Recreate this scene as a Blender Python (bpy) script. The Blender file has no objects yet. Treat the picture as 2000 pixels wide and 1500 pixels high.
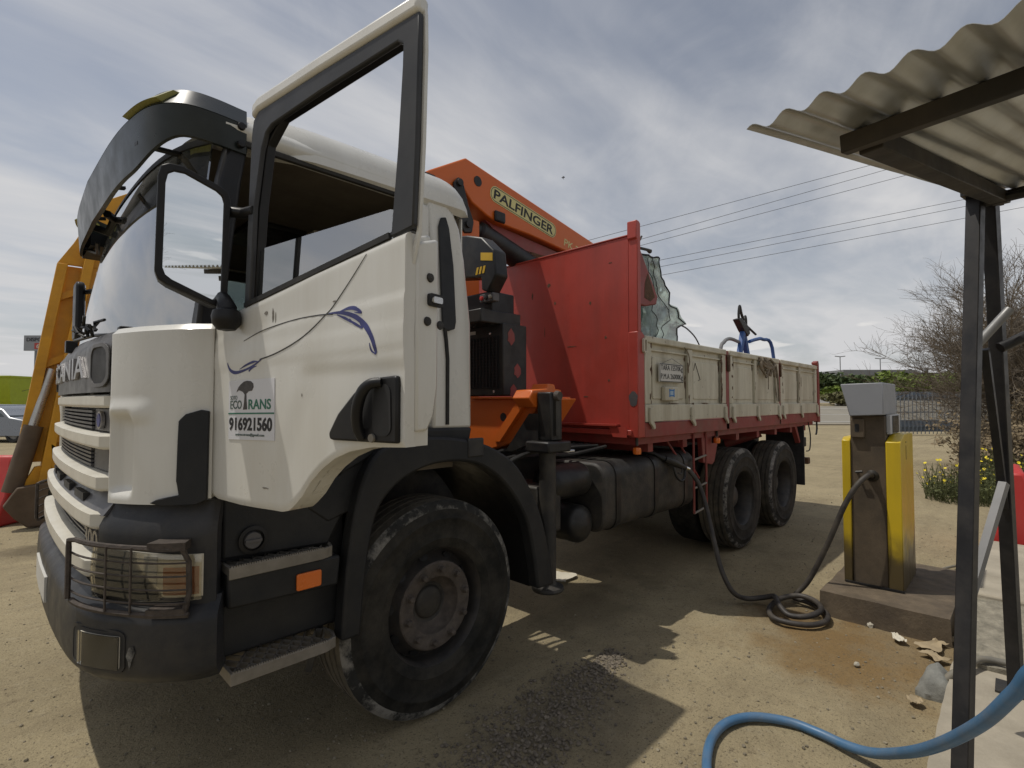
import bpy, bmesh, math, random
from math import sin, cos, pi, radians, sqrt, atan2
from mathutils import Vector, Matrix, noise
random.seed(7)
scene = bpy.context.scene
C = scene.collection

# ------------------------------------------------------------------ camera
CAM = Vector((-1.63, -3.31, 1.58)); AZ = radians(44.5)
cd = bpy.data.cameras.new('camera'); cam = bpy.data.objects.new('camera', cd); C.objects.link(cam)
cd.sensor_width = 36.0; cd.lens = 18.0; cd.clip_start = 0.02; cd.clip_end = 3000
cam.location = CAM; cam.rotation_euler = (pi/2 + math.atan(0.034), 0, AZ - pi/2)
scene.camera = cam

# ------------------------------------------------------------------ sky
SUN = Vector((-0.27, 0.34, 1.0)).normalized()
world = bpy.data.worlds.new('World'); scene.world = world; world.use_nodes = True
wn, wl = world.node_tree.nodes, world.node_tree.links
wn.clear()
def N(nodes, t, **k):
    n = nodes.new(t)
    for a, b in k.items(): setattr(n, a, b)
    return n
w_out = N(wn, 'ShaderNodeOutputWorld'); w_bg = N(wn, 'ShaderNodeBackground')
w_bg.inputs['Strength'].default_value = 0.105
wl.new(w_bg.outputs[0], w_out.inputs[0])
sky = N(wn, 'ShaderNodeTexSky', sky_type='NISHITA', sun_disc=False)
sky.sun_elevation = math.asin(SUN.z); sky.sun_rotation = atan2(SUN.x, SUN.y)
sky.air_density = 1.0; sky.dust_density = 1.6; sky.ozone_density = 1.2
tc = N(wn, 'ShaderNodeTexCoord'); sep = N(wn, 'ShaderNodeSeparateXYZ')
wl.new(tc.outputs['Generated'], sep.inputs[0])
def wmath(op, a, b=None, clamp=False):
    n = N(wn, 'ShaderNodeMath', operation=op, use_clamp=clamp)
    for i, v in enumerate((a, b)):
        if v is None: continue
        if isinstance(v, (int, float)): n.inputs[i].default_value = v
        else: wl.new(v, n.inputs[i])
    return n.outputs[0]
zz = wmath('MAXIMUM', wmath('ADD', sep.outputs[2], 0.10), 0.03)
px = wmath('DIVIDE', sep.outputs[0], zz); py = wmath('DIVIDE', sep.outputs[1], zz)
comb = N(wn, 'ShaderNodeCombineXYZ'); wl.new(px, comb.inputs[0]); wl.new(py, comb.inputs[1])
def wnoise(scale, stretch, rot, detail, rough, dist=0.0, loc=(0, 0, 0)):
    m = N(wn, 'ShaderNodeMapping'); m.inputs['Rotation'].default_value = (0, 0, rot)
    m.inputs['Scale'].default_value = stretch; m.inputs['Location'].default_value = loc
    wl.new(comb.outputs[0], m.inputs[0])
    t = N(wn, 'ShaderNodeTexNoise'); t.inputs['Scale'].default_value = scale
    t.inputs['Detail'].default_value = detail; t.inputs['Roughness'].default_value = rough
    t.inputs['Distortion'].default_value = dist
    wl.new(m.outputs[0], t.inputs[0]); return t.outputs[0]
def wramp(f, a, b):
    m = N(wn, 'ShaderNodeMapRange', interpolation_type='SMOOTHSTEP')
    m.inputs[1].default_value = a; m.inputs[2].default_value = b
    wl.new(f, m.inputs[0]); return m.outputs[0]
big = wramp(wnoise(0.55, (1, 1.9, 1), radians(20), 4, 0.5, 0.4), 0.36, 0.66)
streak = wramp(wnoise(0.8, (0.45, 1.7, 1), radians(-38), 7, 0.58, 0.9, (3, 1, 0)), 0.40, 0.74)
fine = wramp(wnoise(2.2, (0.8, 1.3, 1), radians(-30), 7, 0.6, 1.2), 0.38, 0.78)
cov = wmath('ADD', wmath('MULTIPLY', big, 0.50), wmath('ADD', wmath('MULTIPLY', streak, 0.36), wmath('MULTIPLY', fine, 0.16)))
low = N(wn, 'ShaderNodeMapRange'); low.inputs[1].default_value = 0.55; low.inputs[2].default_value = 0.02
low.inputs[3].default_value = 0.0; low.inputs[4].default_value = 0.55
wl.new(sep.outputs[2], low.inputs[0])
cov = wmath('ADD', wmath('ADD', cov, low.outputs[0]), 0.02, clamp=True)
# small puffs low over the horizon
puffn = wnoise(1.3, (1, 1, 1), 0.3, 5, 0.55, 0.2, (5, 2, 0))
band = wmath('MULTIPLY', wramp(sep.outputs[2], 0.03, 0.07), wmath('SUBTRACT', 1.0, wramp(sep.outputs[2], 0.13, 0.22)))
puff = wmath('MULTIPLY', wramp(puffn, 0.60, 0.68), band)
mixs = N(wn, 'ShaderNodeMix', data_type='RGBA'); mixs.inputs[7].default_value = (6.2, 6.2, 6.3, 1)
hsv = N(wn, 'ShaderNodeHueSaturation'); hsv.inputs['Saturation'].default_value = 0.72; hsv.inputs['Value'].default_value = 0.80; wl.new(sky.outputs[0], hsv.inputs['Color'])
wl.new(cov, mixs.inputs[0]); wl.new(hsv.outputs[0], mixs.inputs[6])
mixp = N(wn, 'ShaderNodeMix', data_type='RGBA'); mixp.inputs[7].default_value = (8.0, 7.8, 7.5, 1)
wl.new(wmath('MULTIPLY', puff, 0.6), mixp.inputs[0]); wl.new(mixs.outputs[2], mixp.inputs[6])
wl.new(mixp.outputs[2], w_bg.inputs[0])

# ------------------------------------------------------------------ sun and exposure
sd = bpy.data.lights.new('sun', 'SUN'); sd.energy = 2.75; sd.angle = radians(0.6); sd.color = (1.0, 0.95, 0.86)
so = bpy.data.objects.new('sun', sd); C.objects.link(so); so.location = (-3, 5, 12)
so.rotation_euler = SUN.to_track_quat('Z', 'Y').to_euler()
vs = scene.view_settings; vs.view_transform = 'Standard'; vs.look = 'None'; vs.gamma = 1.0; vs.exposure = -0.05
vs.use_curve_mapping = False

# ------------------------------------------------------------------ materials
MATS = {}
def mat(name, col, rough=0.5, metal=0.0, var=0.12, vscale=6.0, dirt=None, dirt_amt=0.0, dirt_scale=3.0,
        bump=0.0, bscale=60.0, spec=0.5, coat=0.0, speck=None, speck_scale=90.0, speck_th=0.68, dr=(0.42, 0.75), streak=False):
    m = bpy.data.materials.new(name); m.use_nodes = True
    n, l = m.node_tree.nodes, m.node_tree.links
    b = n['Principled BSDF']; b.inputs['Roughness'].default_value = rough; b.inputs['Metallic'].default_value = metal
    b.inputs['Specular IOR Level'].default_value = spec
    b.inputs['Coat Weight'].default_value = coat; b.inputs['Coat Roughness'].default_value = 0.12
    t = n.new('ShaderNodeTexCoord')
    def noi(scale, det=5, rgh=0.6, vec=None):
        q = n.new('ShaderNodeTexNoise'); q.inputs['Scale'].default_value = scale
        q.inputs['Detail'].default_value = det; q.inputs['Roughness'].default_value = rgh
        l.new(vec or t.outputs['Object'], q.inputs[0]); return q.outputs[0]
    def rng(f, a, b2, c=0.0, d=1.0):
        q = n.new('ShaderNodeMapRange'); q.inputs[1].default_value = a; q.inputs[2].default_value = b2
        q.inputs[3].default_value = c; q.inputs[4].default_value = d; l.new(f, q.inputs[0]); return q.outputs[0]
    def mix(f, a, b2):
        q = n.new('ShaderNodeMix'); q.data_type = 'RGBA'
        for i, v in ((0, f), (6, a), (7, b2)):
            if isinstance(v, tuple): q.inputs[i].default_value = (*v[:3], 1)
            elif isinstance(v, float): q.inputs[i].default_value = v
            else: l.new(v, q.inputs[i])
        return q.outputs[2]
    dk = tuple(c*(1-var) for c in col); lt = tuple(min(1, c*(1+var)) for c in col)
    c = mix(rng(noi(vscale), 0.3, 0.7), dk, lt)
    if dirt:
        vec = None
        if streak:
            mp = n.new('ShaderNodeMapping'); mp.inputs['Scale'].default_value = (1, 1, 0.12); l.new(t.outputs['Object'], mp.inputs[0]); vec = mp.outputs[0]
        c = mix(rng(noi(dirt_scale, 8, 0.7, vec), dr[0], dr[1], 0.0, dirt_amt), c, dirt)
    if speck:
        c = mix(rng(noi(speck_scale, 3, 0.7), speck_th, speck_th+0.05), c, speck)
    l.new(c, b.inputs['Base Color'])
    l.new(rng(noi(vscale*2.3), 0.3, 0.7, max(0.03, rough-0.08), min(1, rough+0.10)), b.inputs['Roughness'])
    if bump:
        q = n.new('ShaderNodeBump'); q.inputs['Strength'].default_value = bump; q.inputs['Distance'].default_value = 0.01
        l.new(noi(bscale, 6, 0.65), q.inputs['Height']); l.new(q.outputs[0], b.inputs['Normal'])
    MATS[name] = m; return m
def glass(name, tint, refl=0.06, rough=0.02, dirt=0.1, milky=None):
    m = bpy.data.materials.new(name); m.use_nodes = True
    n, l = m.node_tree.nodes, m.node_tree.links; n.clear()
    o = n.new('ShaderNodeOutputMaterial'); tr = n.new('ShaderNodeBsdfTransparent'); tr.inputs[0].default_value = (*tint, 1)
    g = n.new('ShaderNodeBsdfGlossy'); g.inputs['Roughness'].default_value = rough
    d = n.new('ShaderNodeBsdfTranslucent' if milky else 'ShaderNodeBsdfDiffuse'); d.inputs[0].default_value = (*(milky or (.45, .44, .40)), 1)
    f = n.new('ShaderNodeFresnel'); f.inputs[0].default_value = 1.55
    a = n.new('ShaderNodeMath'); a.operation = 'ADD'; a.use_clamp = True; a.inputs[1].default_value = refl; l.new(f.outputs[0], a.inputs[0])
    x = n.new('ShaderNodeMixShader'); l.new(a.outputs[0], x.inputs[0]); l.new(tr.outputs[0], x.inputs[1]); l.new(g.outputs[0], x.inputs[2])
    t = n.new('ShaderNodeTexCoord'); q = n.new('ShaderNodeTexNoise'); q.inputs['Scale'].default_value = 3; q.inputs['Detail'].default_value = 8
    l.new(t.outputs['Object'], q.inputs[0])
    r = n.new('ShaderNodeMapRange'); r.inputs[1].default_value = 0.35; r.inputs[2].default_value = 0.8; r.inputs[4].default_value = dirt; l.new(q.outputs[0], r.inputs[0])
    y = n.new('ShaderNodeMixShader'); l.new(r.outputs[0], y.inputs[0]); l.new(x.outputs[0], y.inputs[1]); l.new(d.outputs[0], y.inputs[2])
    l.new(y.outputs[0], o.inputs[0]); MATS[name] = m; return m

DUST = (0.30, 0.25, 0.17)
mat('white_paint', (0.62, 0.61, 0.565), 0.30, var=0.03, vscale=2.5, dirt=(0.40, 0.36, 0.28), dirt_amt=0.42, dirt_scale=3.4, coat=0.25, speck=(0.20, 0.17, 0.13), speck_scale=42, speck_th=0.765, streak=True)
mat('white_bar', (0.58, 0.555, 0.48), 0.4, var=0.06, dirt=(0.40, 0.35, 0.26), dirt_amt=0.35, dirt_scale=5)
mat('dark_plastic', (0.015, 0.016, 0.018), 0.5, spec=0.28, var=0.2, vscale=4, dirt=(0.075, 0.068, 0.056), dirt_amt=0.28, dirt_scale=3, bump=0.12, bscale=180)
mat('bumper_plastic', (0.022, 0.023, 0.026), 0.45, spec=0.30, var=0.15, vscale=5, dirt=(0.10, 0.088, 0.07), dirt_amt=0.40, dirt_scale=4, bump=0.1, bscale=150, speck=(.24, .22, .19), speck_scale=120, speck_th=0.72)
mat('grey_panel', (0.075, 0.073, 0.076), 0.45, var=0.1, dirt=(0.16, 0.145, 0.12), dirt_amt=0.3)
mat('black_frame', (0.010, 0.010, 0.011), 0.4, spec=0.3, var=0.2, dirt=(0.05, 0.047, 0.04), dirt_amt=0.22)
mat('frame_plastic', (0.032, 0.033, 0.036), 0.42, spec=0.3, var=0.08, dirt=(0.12, 0.115, 0.10), dirt_amt=0.2)
mat('rubber', (0.016, 0.016, 0.016), 0.75, var=0.25, dirt=(0.07, 0.065, 0.055), dirt_amt=0.4, dirt_scale=6)
mat('tyre', (0.010, 0.010, 0.009), 0.7, spec=0.25, var=0.25, vscale=8, dirt=(0.085, 0.074, 0.058), dirt_amt=0.55, dirt_scale=4, bump=0.25, bscale=70)
mat('tyre_tread', (0.055, 0.048, 0.038), 0.9, var=0.25, vscale=8, dirt=(0.20, 0.17, 0.12), dirt_amt=0.7, dirt_scale=5, bump=0.3, bscale=60)
mat('tyre_scuff', (0.016, 0.016, 0.015), 0.85, var=0.3, vscale=14, dr=(0.45, 0.60), dirt=(0.20, 0.19, 0.17), dirt_amt=1.0, dirt_scale=9, bump=0.5, bscale=60)
mat('rim_steel', (0.050, 0.047, 0.045), 0.5, metal=0.3, var=0.3, vscale=9, dirt=(0.085, 0.068, 0.05), dirt_amt=0.6, dirt_scale=9, bump=0.15, bscale=90)
mat('hub_rust', (0.085, 0.070, 0.058), 0.75, metal=0.1, var=0.35, vscale=22, dirt=(0.045, 0.035, 0.03), dirt_amt=0.7, dirt_scale=18, bump=0.4, bscale=120)
mat('red_paint', (0.36, 0.046, 0.032), 0.42, var=0.14, vscale=2, bump=0.25, bscale=4, dirt=(0.19, 0.040, 0.030), dirt_amt=0.7, dirt_scale=3.0, streak=True, speck=(0.06, 0.035, 0.03), speck_scale=26, speck_th=0.75)
mat('red_frame', (0.24, 0.036, 0.032), 0.5, var=0.15, vscale=4, dirt=(0.15, 0.085, 0.06), dirt_amt=0.6, dirt_scale=5)
mat('orange_paint', (0.60, 0.125, 0.012), 0.4, var=0.10, vscale=4, dirt=(0.22, 0.07, 0.03), dirt_amt=0.3, dirt_scale=4, speck=(0.05, 0.035, 0.03), speck_scale=35, speck_th=0.74)
mat('bed_paint', (0.56, 0.53, 0.42), 0.55, var=0.08, vscale=3, dirt=(0.27, 0.225, 0.145), dirt_amt=0.8, dirt_scale=4.5, streak=True, speck=(0.085, 0.045, 0.022), speck_scale=17, speck_th=0.672, bump=0.15, bscale=25)
mat('rust', (0.10, 0.052, 0.026), 0.85, var=0.4, vscale=20, dirt=(0.05, 0.04, 0.03), dirt_amt=0.5, bump=0.4, bscale=60)
mat('black_steel', (0.012, 0.012, 0.013), 0.42, spec=0.35, var=0.25, vscale=6, dirt=(0.10, 0.09, 0.07), dirt_amt=0.35, dirt_scale=5)
mat('grimy_steel', (0.026, 0.025, 0.024), 0.6, metal=0.2, var=0.3, vscale=6, dirt=(0.13, 0.11, 0.08), dirt_amt=0.55, dirt_scale=4, bump=0.2, bscale=60)
mat('step_alloy', (0.24, 0.22, 0.19), 0.55, metal=0.4, var=0.15, dirt=(0.11, 0.095, 0.07), dirt_amt=0.6, dirt_scale=9)
mat('chrome', (0.6, 0.6, 0.6), 0.18, metal=1.0, var=0.05)
mg_ = mat('mirror_glass', (0.74, 0.77, 0.80), 0.0, metal=1.0, var=0.02)
for l_ in list(mg_.node_tree.links):
    if l_.to_socket.name == 'Roughness' and l_.to_node.type == 'BSDF_PRINCIPLED': mg_.node_tree.links.remove(l_)
mg_.node_tree.nodes['Principled BSDF'].inputs['Roughness'].default_value = 0.01
mat('amber', (0.65, 0.14, 0.01), 0.25, var=0.1, coat=0.5)
mat('guard_steel', (0.060, 0.047, 0.038), 0.7, metal=0.2, var=0.4, vscale=30, bump=0.3, bscale=120)
mat('lamp_inner', (0.66, 0.62, 0.52), 0.25, metal=0.0, var=0.25, vscale=12)
mat('lamp_amber', (0.36, 0.12, 0.04), 0.3, var=0.2)
mat('olive_lamp', (0.30, 0.29, 0.09), 0.3, var=0.1)
mat('visor_plastic', (0.012, 0.017, 0.017), 0.32, var=0.3, vscale=3, dirt=(0.04, 0.045, 0.043), dirt_amt=0.35, spec=0.35)
mat('interior', (0.13, 0.11, 0.085), 0.85, var=0.15)
mat('seat_fabric', (0.030, 0.030, 0.034), 0.9, var=0.2)
mat('black_print', (0.014, 0.014, 0.015), 0.6, var=0.1)
mat('blue_print', (0.035, 0.040, 0.16), 0.5, var=0.3, vscale=14)
mat('green_print', (0.030, 0.15, 0.095), 0.6, var=0.1)
mat('greygreen_print', (0.085, 0.12, 0.105), 0.6, var=0.1)
mat('tree_print', (0.055, 0.048, 0.046), 0.6, var=0.3, vscale=40)
mat('sticker', (0.60, 0.60, 0.62), 0.4, var=0.03)
mat('cream_label', (0.60, 0.55, 0.24), 0.5, var=0.1, speck=(.15, .12, .06), speck_scale=60, speck_th=0.72)
mat('yellow_label', (0.58, 0.36, 0.02), 0.5, var=0.1)
mat('badge_grey', (0.26, 0.25, 0.25), 0.3, metal=0.6, var=0.1)
mat('plate_white', (0.56, 0.55, 0.51), 0.5, var=0.05, dirt=(.32, .29, .23), dirt_amt=0.3)
mat('blue_paint', (0.02, 0.09, 0.30), 0.45, var=0.2, dirt=(0.09, 0.08, 0.07), dirt_amt=0.4)
mat('label_blue', (0.02, 0.15, 0.40), 0.5, var=0.1)
mat('label_pale', (0.45, 0.55, 0.60), 0.5, var=0.05)
mat('rag', (0.20, 0.165, 0.12), 0.95, var=0.3, vscale=20, bump=0.5, bscale=90)
mat('blue_hose', (0.055, 0.145, 0.27), 0.45, var=0.10, vscale=8, dirt=(0.20, 0.21, 0.22), dirt_amt=0.45, dirt_scale=9)
mat('grey_hose', (0.16, 0.15, 0.125), 0.7, var=0.2, dirt=(0.26, 0.22, 0.15), dirt_amt=0.6, dirt_scale=8)
mat('fuel_hose', (0.032, 0.027, 0.024), 0.6, var=0.25, dirt=(0.13, 0.11, 0.08), dirt_amt=0.5, dirt_scale=6)
mat('pump_yellow', (0.58, 0.41, 0.012), 0.35, var=0.06, vscale=3, dirt=(0.22, 0.14, 0.03), dirt_amt=0.35, dirt_scale=3, streak=True)
mat('pump_grey', (0.26, 0.27, 0.29), 0.45, var=0.04)
mat('pump_light', (0.42, 0.43, 0.44), 0.45, var=0.05)
mat('screen_dark', (0.045, 0.05, 0.055), 0.15, var=0.1)
mat('pump_dirty', (0.100, 0.074, 0.046), 0.65, var=0.25, vscale=4, dirt=(0.030, 0.024, 0.018), dirt_amt=0.8, dirt_scale=3, bump=0.15, bscale=60)
mat('concrete', (0.36, 0.32, 0.25), 0.9, var=0.15, vscale=3, dirt=(0.20, 0.175, 0.13), dirt_amt=0.6, dirt_scale=4, bump=0.35, bscale=50)
mat('concrete_oily', (0.125, 0.095, 0.062), 0.8, var=0.3, vscale=5, dirt=(0.038, 0.028, 0.020), dirt_amt=0.8, dirt_scale=4, bump=0.4, bscale=40)
mat('rough_concrete', (0.27, 0.245, 0.19), 0.95, var=0.3, vscale=16, dirt=(0.09, 0.085, 0.065), dirt_amt=0.8, dirt_scale=12, bump=1.0, bscale=45)
mat('post_paint', (0.016, 0.016, 0.018), 0.45, spec=0.35, var=0.2, vscale=6, dirt=(0.09, 0.08, 0.07), dirt_amt=0.35, dirt_scale=7)
mat('brace_grey', (0.22, 0.22, 0.22), 0.5, metal=0.3, var=0.1)
mat('galvanised', (0.54, 0.56, 0.57), 0.36, metal=0.6, var=0.12, vscale=3, dirt=(0.22, 0.20, 0.16), dirt_amt=0.6, dirt_scale=2.2)
mat('beam_brown', (0.022, 0.019, 0.017), 0.6, var=0.25, dirt=(0.12, 0.09, 0.06), dirt_amt=0.4)
mat('red_plastic', (0.50, 0.030, 0.028), 0.5, var=0.08, dirt=(0.28, 0.10, 0.07), dirt_amt=0.35)
mat('ramp_yellow', (0.60, 0.29, 0.012), 0.5, var=0.12, vscale=2, dirt=(0.28, 0.13, 0.02), dirt_amt=0.5, dirt_scale=3)
mat('ramp_rod', (0.48, 0.46, 0.42), 0.3, metal=0.8, var=0.1)
mat('ramp_brown', (0.11, 0.075, 0.045), 0.75, var=0.3, dirt=(0.04, 0.03, 0.025), dirt_amt=0.5)
mat('lime', (0.30, 0.36, 0.006), 0.45, var=0.08)
mat('silver', (0.17, 0.185, 0.21), 0.3, metal=0.2, var=0.03, coat=0.6)
mat('white_car', (0.62, 0.62, 0.60), 0.3, var=0.03, coat=0.6)
mat('car_glass', (0.03, 0.04, 0.045), 0.08, var=0.1)
mat('sign_grey', (0.27, 0.28, 0.30), 0.5, var=0.03)
mat('sign_red', (0.42, 0.05, 0.04), 0.5, var=0.1)
mat('sign_text', (0.05, 0.05, 0.06), 0.6, var=0.1)
mat('asphalt', (0.22, 0.20, 0.16), 0.85, var=0.1, vscale=0.4, bump=0.3, bscale=8)
mat('road_line', (0.5, 0.49, 0.45), 0.7, var=0.1)
mat('bark', (0.10, 0.075, 0.052), 0.9, var=0.3, vscale=8, bump=0.5, bscale=40)
mat('twig', (0.145, 0.118, 0.088), 0.9, var=0.35, vscale=3)
mat('dry_leaf', (0.19, 0.145, 0.085), 0.9, var=0.35, vscale=2)
mat('leaf_bright', (0.12, 0.17, 0.018), 0.7, var=0.4, vscale=0.6)
mat('leaf_dark', (0.06, 0.09, 0.030), 0.8, var=0.4, vscale=0.8)
mat('leaf_brown', (0.11, 0.105, 0.04), 0.8, var=0.4, vscale=0.8)
mat('weed_green', (0.075, 0.085, 0.025), 0.8, var=0.4, vscale=3)
mat('flower', (0.72, 0.58, 0.02), 0.6, var=0.15, vscale=9)
mat('far_wall', (0.36, 0.36, 0.36), 0.8, var=0.08)
mat('far_roof', (0.20, 0.21, 0.22), 0.7, var=0.08)
mat('fence_blue', (0.19, 0.22, 0.26), 0.6, var=0.25, vscale=2)
mat('wall_pale', (0.50, 0.48, 0.43), 0.85, var=0.1)
mat('stone', (0.40, 0.37, 0.30), 0.9, var=0.2, vscale=20, bump=0.4, bscale=60)
mat('gravel_dark', (0.155, 0.130, 0.098), 0.85, var=0.5, vscale=35)
mat('pebble', (0.22, 0.19, 0.135), 0.9, var=0.5, vscale=9)
mat('cardboard', (0.34, 0.27, 0.17), 0.9, var=0.2, vscale=12)
mat('paper', (0.58, 0.54, 0.44), 0.9, var=0.1)
mat('grey_cloth', (0.21, 0.21, 0.19), 0.95, var=0.25, vscale=12, bump=0.5, bscale=60)
mat('wire', (0.07, 0.07, 0.075), 0.6, var=0.1)
mat('green_scrap', (0.012, 0.075, 0.045), 0.4, var=0.2)
mat('cream_scrap', (0.46, 0.43, 0.32), 0.5, var=0.1, dirt=(.25, .2, .12), dirt_amt=.4)
glass('windscreen', (0.66, 0.72, 0.70), 0.48, 0.02, 0.16)
glass('door_glass', (0.55, 0.62, 0.60), 0.42, 0.02, 0.04)
glass('lamp_glass', (0.92, 0.90, 0.84), 0.04, 0.06, 0.12)
glass('shattered', (0.86, 0.94, 0.92), 0.0, 0.3, 0.85, (.80, .90, .87))
glass('visor_clear', (0.25, 0.33, 0.31), 0.06, 0.04, 0.10)

# ------------------------------------------------------------------ mesh builder
class MB:
    def __init__(s, xf=None): s.v = []; s.f = []; s.xf = xf
    def add(s, vs_, fs):
        o = len(s.v)
        s.v += [tuple(s.xf(*p)) if s.xf else tuple(p) for p in vs_]
        s.f += [tuple(i + o for i in f) for f in fs]; return s
    def box(s, x0, x1, y0, y1, z0, z1):
        return s.add([(x0,y0,z0),(x1,y0,z0),(x1,y1,z0),(x0,y1,z0),(x0,y0,z1),(x1,y0,z1),(x1,y1,z1),(x0,y1,z1)],
                     [(0,3,2,1),(4,5,6,7),(0,1,5,4),(1,2,6,5),(2,3,7,6),(3,0,4,7)])
    def bar(s, p, q, w, h, up=(0, 0, 1)):
        p, q, up = Vector(p), Vector(q), Vector(up); d = (q - p).normalized()
        a = d.cross(up)
        if a.length < 1e-4: a = d.cross(Vector((1, 0, 0)))
        a.normalize(); b = a.cross(d)
        vs_ = []
        for c in (p, q):
            for i, j in ((-1,-1),(1,-1),(1,1),(-1,1)): vs_.append(c + a*(i*w/2) + b*(j*h/2))
        return s.add(vs_, [(0,3,2,1),(4,5,6,7),(0,1,5,4),(1,2,6,5),(2,3,7,6),(3,0,4,7)])
    def tube(s, pts, r, n=8, closed=False, caps=True):
        pts = [Vector(p) for p in pts]; m = len(pts)
        rs = r if isinstance(r, (list, tuple)) else [r]*m
        tg = []
        for i in range(m):
            a = pts[i-1] if (i > 0 or closed) else pts[i]; b = pts[(i+1) % m] if (i < m-1 or closed) else pts[i]
            d = b - a; tg.append(d.normalized() if d.length > 1e-9 else Vector((0,0,1)))
        u = tg[0].orthogonal().normalized(); vs_ = []
        for i in range(m):
            u = (u - tg[i]*u.dot(tg[i]));
            u = u.normalized() if u.length > 1e-6 else tg[i].orthogonal().normalized()
            w = tg[i].cross(u)
            for k in range(n):
                a = 2*pi*k/n; vs_.append(pts[i] + (u*cos(a) + w*sin(a))*rs[i])
        fs = []
        for i in range(m if closed else m-1):
            j = (i+1) % m
            for k in range(n): fs.append((i*n+k, i*n+(k+1) % n, j*n+(k+1) % n, j*n+k))
        if caps and not closed: fs += [tuple(range(n-1, -1, -1)), tuple((m-1)*n+k for k in range(n))]
        return s.add(vs_, fs)
    def lathe(s, prof, c, axis=(0, 1, 0), n=48, ref=None):
        ax = Vector(axis).normalized(); u = Vector(ref) if ref else ax.orthogonal().normalized(); w = ax.cross(u); c = Vector(c)
        vs_, fs = [], []; m = len(prof)
        for k in range(n):
            a = 2*pi*k/n; d = u*cos(a) + w*sin(a)
            for r, h in prof: vs_.append(c + d*max(r, 1e-4) + ax*h)
        for k in range(n):
            k2 = (k+1) % n
            for i in range(m-1): fs.append((k*m+i, k2*m+i, k2*m+i+1, k*m+i+1))
        return s.add(vs_, fs)
    def prism(s, poly, fn, d0, d1):
        m = len(poly)
        vs_ = [fn(a, b, d0) for a, b in poly] + [fn(a, b, d1) for a, b in poly]
        return s.add(vs_, [tuple(range(m-1, -1, -1)), tuple(range(m, 2*m))] + [(i, (i+1) % m, m+(i+1) % m, m+i) for i in range(m)])
    def ring(s, outer, inner, fn, d0, d1):
        m = len(outer); vs_ = []
        for d in (d0, d1):
            vs_ += [fn(a, b, d) for a, b in outer] + [fn(a, b, d) for a, b in inner]
        fs = []
        for i in range(m):
            j = (i+1) % m
            fs += [(i, j, m+j, m+i), (2*m+i, 3*m+i, 3*m+j, 2*m+j), (i, 2*m+i, 2*m+j, j), (m+i, m+j, 3*m+j, 3*m+i)]
        return s.add(vs_, fs)
    def strip(s, A, B, fn, d0, d1):          # band between two open curves
        m = len(A); vs_ = []
        for d in (d0, d1):
            vs_ += [fn(a, b, d) for a, b in A] + [fn(a, b, d) for a, b in B]
        fs = []
        for i in range(m-1):
            j = i+1
            fs += [(i, j, m+j, m+i), (2*m+i, 3*m+i, 3*m+j, 2*m+j), (i, 2*m+i, 2*m+j, j), (m+i, m+j, 3*m+j, 3*m+i)]
        fs += [(0, m, 3*m, 2*m), (m-1, 3*m-1, 4*m-1, 2*m-1)]
        return s.add(vs_, fs)
    def shell(s, fo, fi, nu, nv):            # closed solid between two surfaces over the unit square
        vs_, fs = [], []; k = (nu+1)*(nv+1)
        for f in (fo, fi):
            for i in range(nu+1):
                for j in range(nv+1): vs_.append(f(i/nu, j/nv))
        g = lambda i, j: i*(nv+1)+j
        for i in range(nu):
            for j in range(nv):
                a, b, c, d = g(i,j), g(i+1,j), g(i+1,j+1), g(i,j+1)
                fs += [(a,b,c,d), (k+a,k+d,k+c,k+b)]
        for i in range(nu):
            fs += [(g(i,0), k+g(i,0), k+g(i+1,0), g(i+1,0)), (g(i,nv), g(i+1,nv), k+g(i+1,nv), k+g(i,nv))]
        for j in range(nv):
            fs += [(g(0,j), g(0,j+1), k+g(0,j+1), k+g(0,j)), (g(nu,j), k+g(nu,j), k+g(nu,j+1), g(nu,j+1))]
        return s.add(vs_, fs)
    def grid(s, f, nu, nv):
        vs_ = [f(i/nu, j/nv) for i in range(nu+1) for j in range(nv+1)]
        return s.add(vs_, [(i*(nv+1)+j, (i+1)*(nv+1)+j, (i+1)*(nv+1)+j+1, i*(nv+1)+j+1) for i in range(nu) for j in range(nv)])
    def merge(s, o): s.add_raw(o.v, o.f); return s
    def add_raw(s, v, f):
        o = len(s.v); s.v += v; s.f += [tuple(i+o for i in q) for q in f]

def root_loc(o):
    while o.parent: o = o.parent
    return o.location.copy()
def link(o, parent=None):
    C.objects.link(o)
    if parent: o.parent = parent
    return o
def mesh_of(name, mb, m, smooth=38, org=(0, 0, 0), closed=True):
    me = bpy.data.meshes.new(name); ox = Vector(org)
    me.from_pydata([tuple(Vector(p) - ox) for p in mb.v], [], mb.f)
    bm = bmesh.new(); bm.from_mesh(me)
    bmesh.ops.recalc_face_normals(bm, faces=bm.faces[:]); bm.to_mesh(me); bm.free()
    me.materials.append(MATS[m])
    if smooth:
        me.polygons.foreach_set('use_smooth', [True]*len(me.polygons)); me.set_sharp_from_angle(angle=radians(smooth))
    me.update(); return me
def bevel(o, w, seg=2, ang=35):
    md = o.modifiers.new('bevel', 'BEVEL'); md.width = w; md.segments = seg; md.limit_method = 'ANGLE'; md.angle_limit = radians(ang)
    md.harden_normals = False; return o
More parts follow.
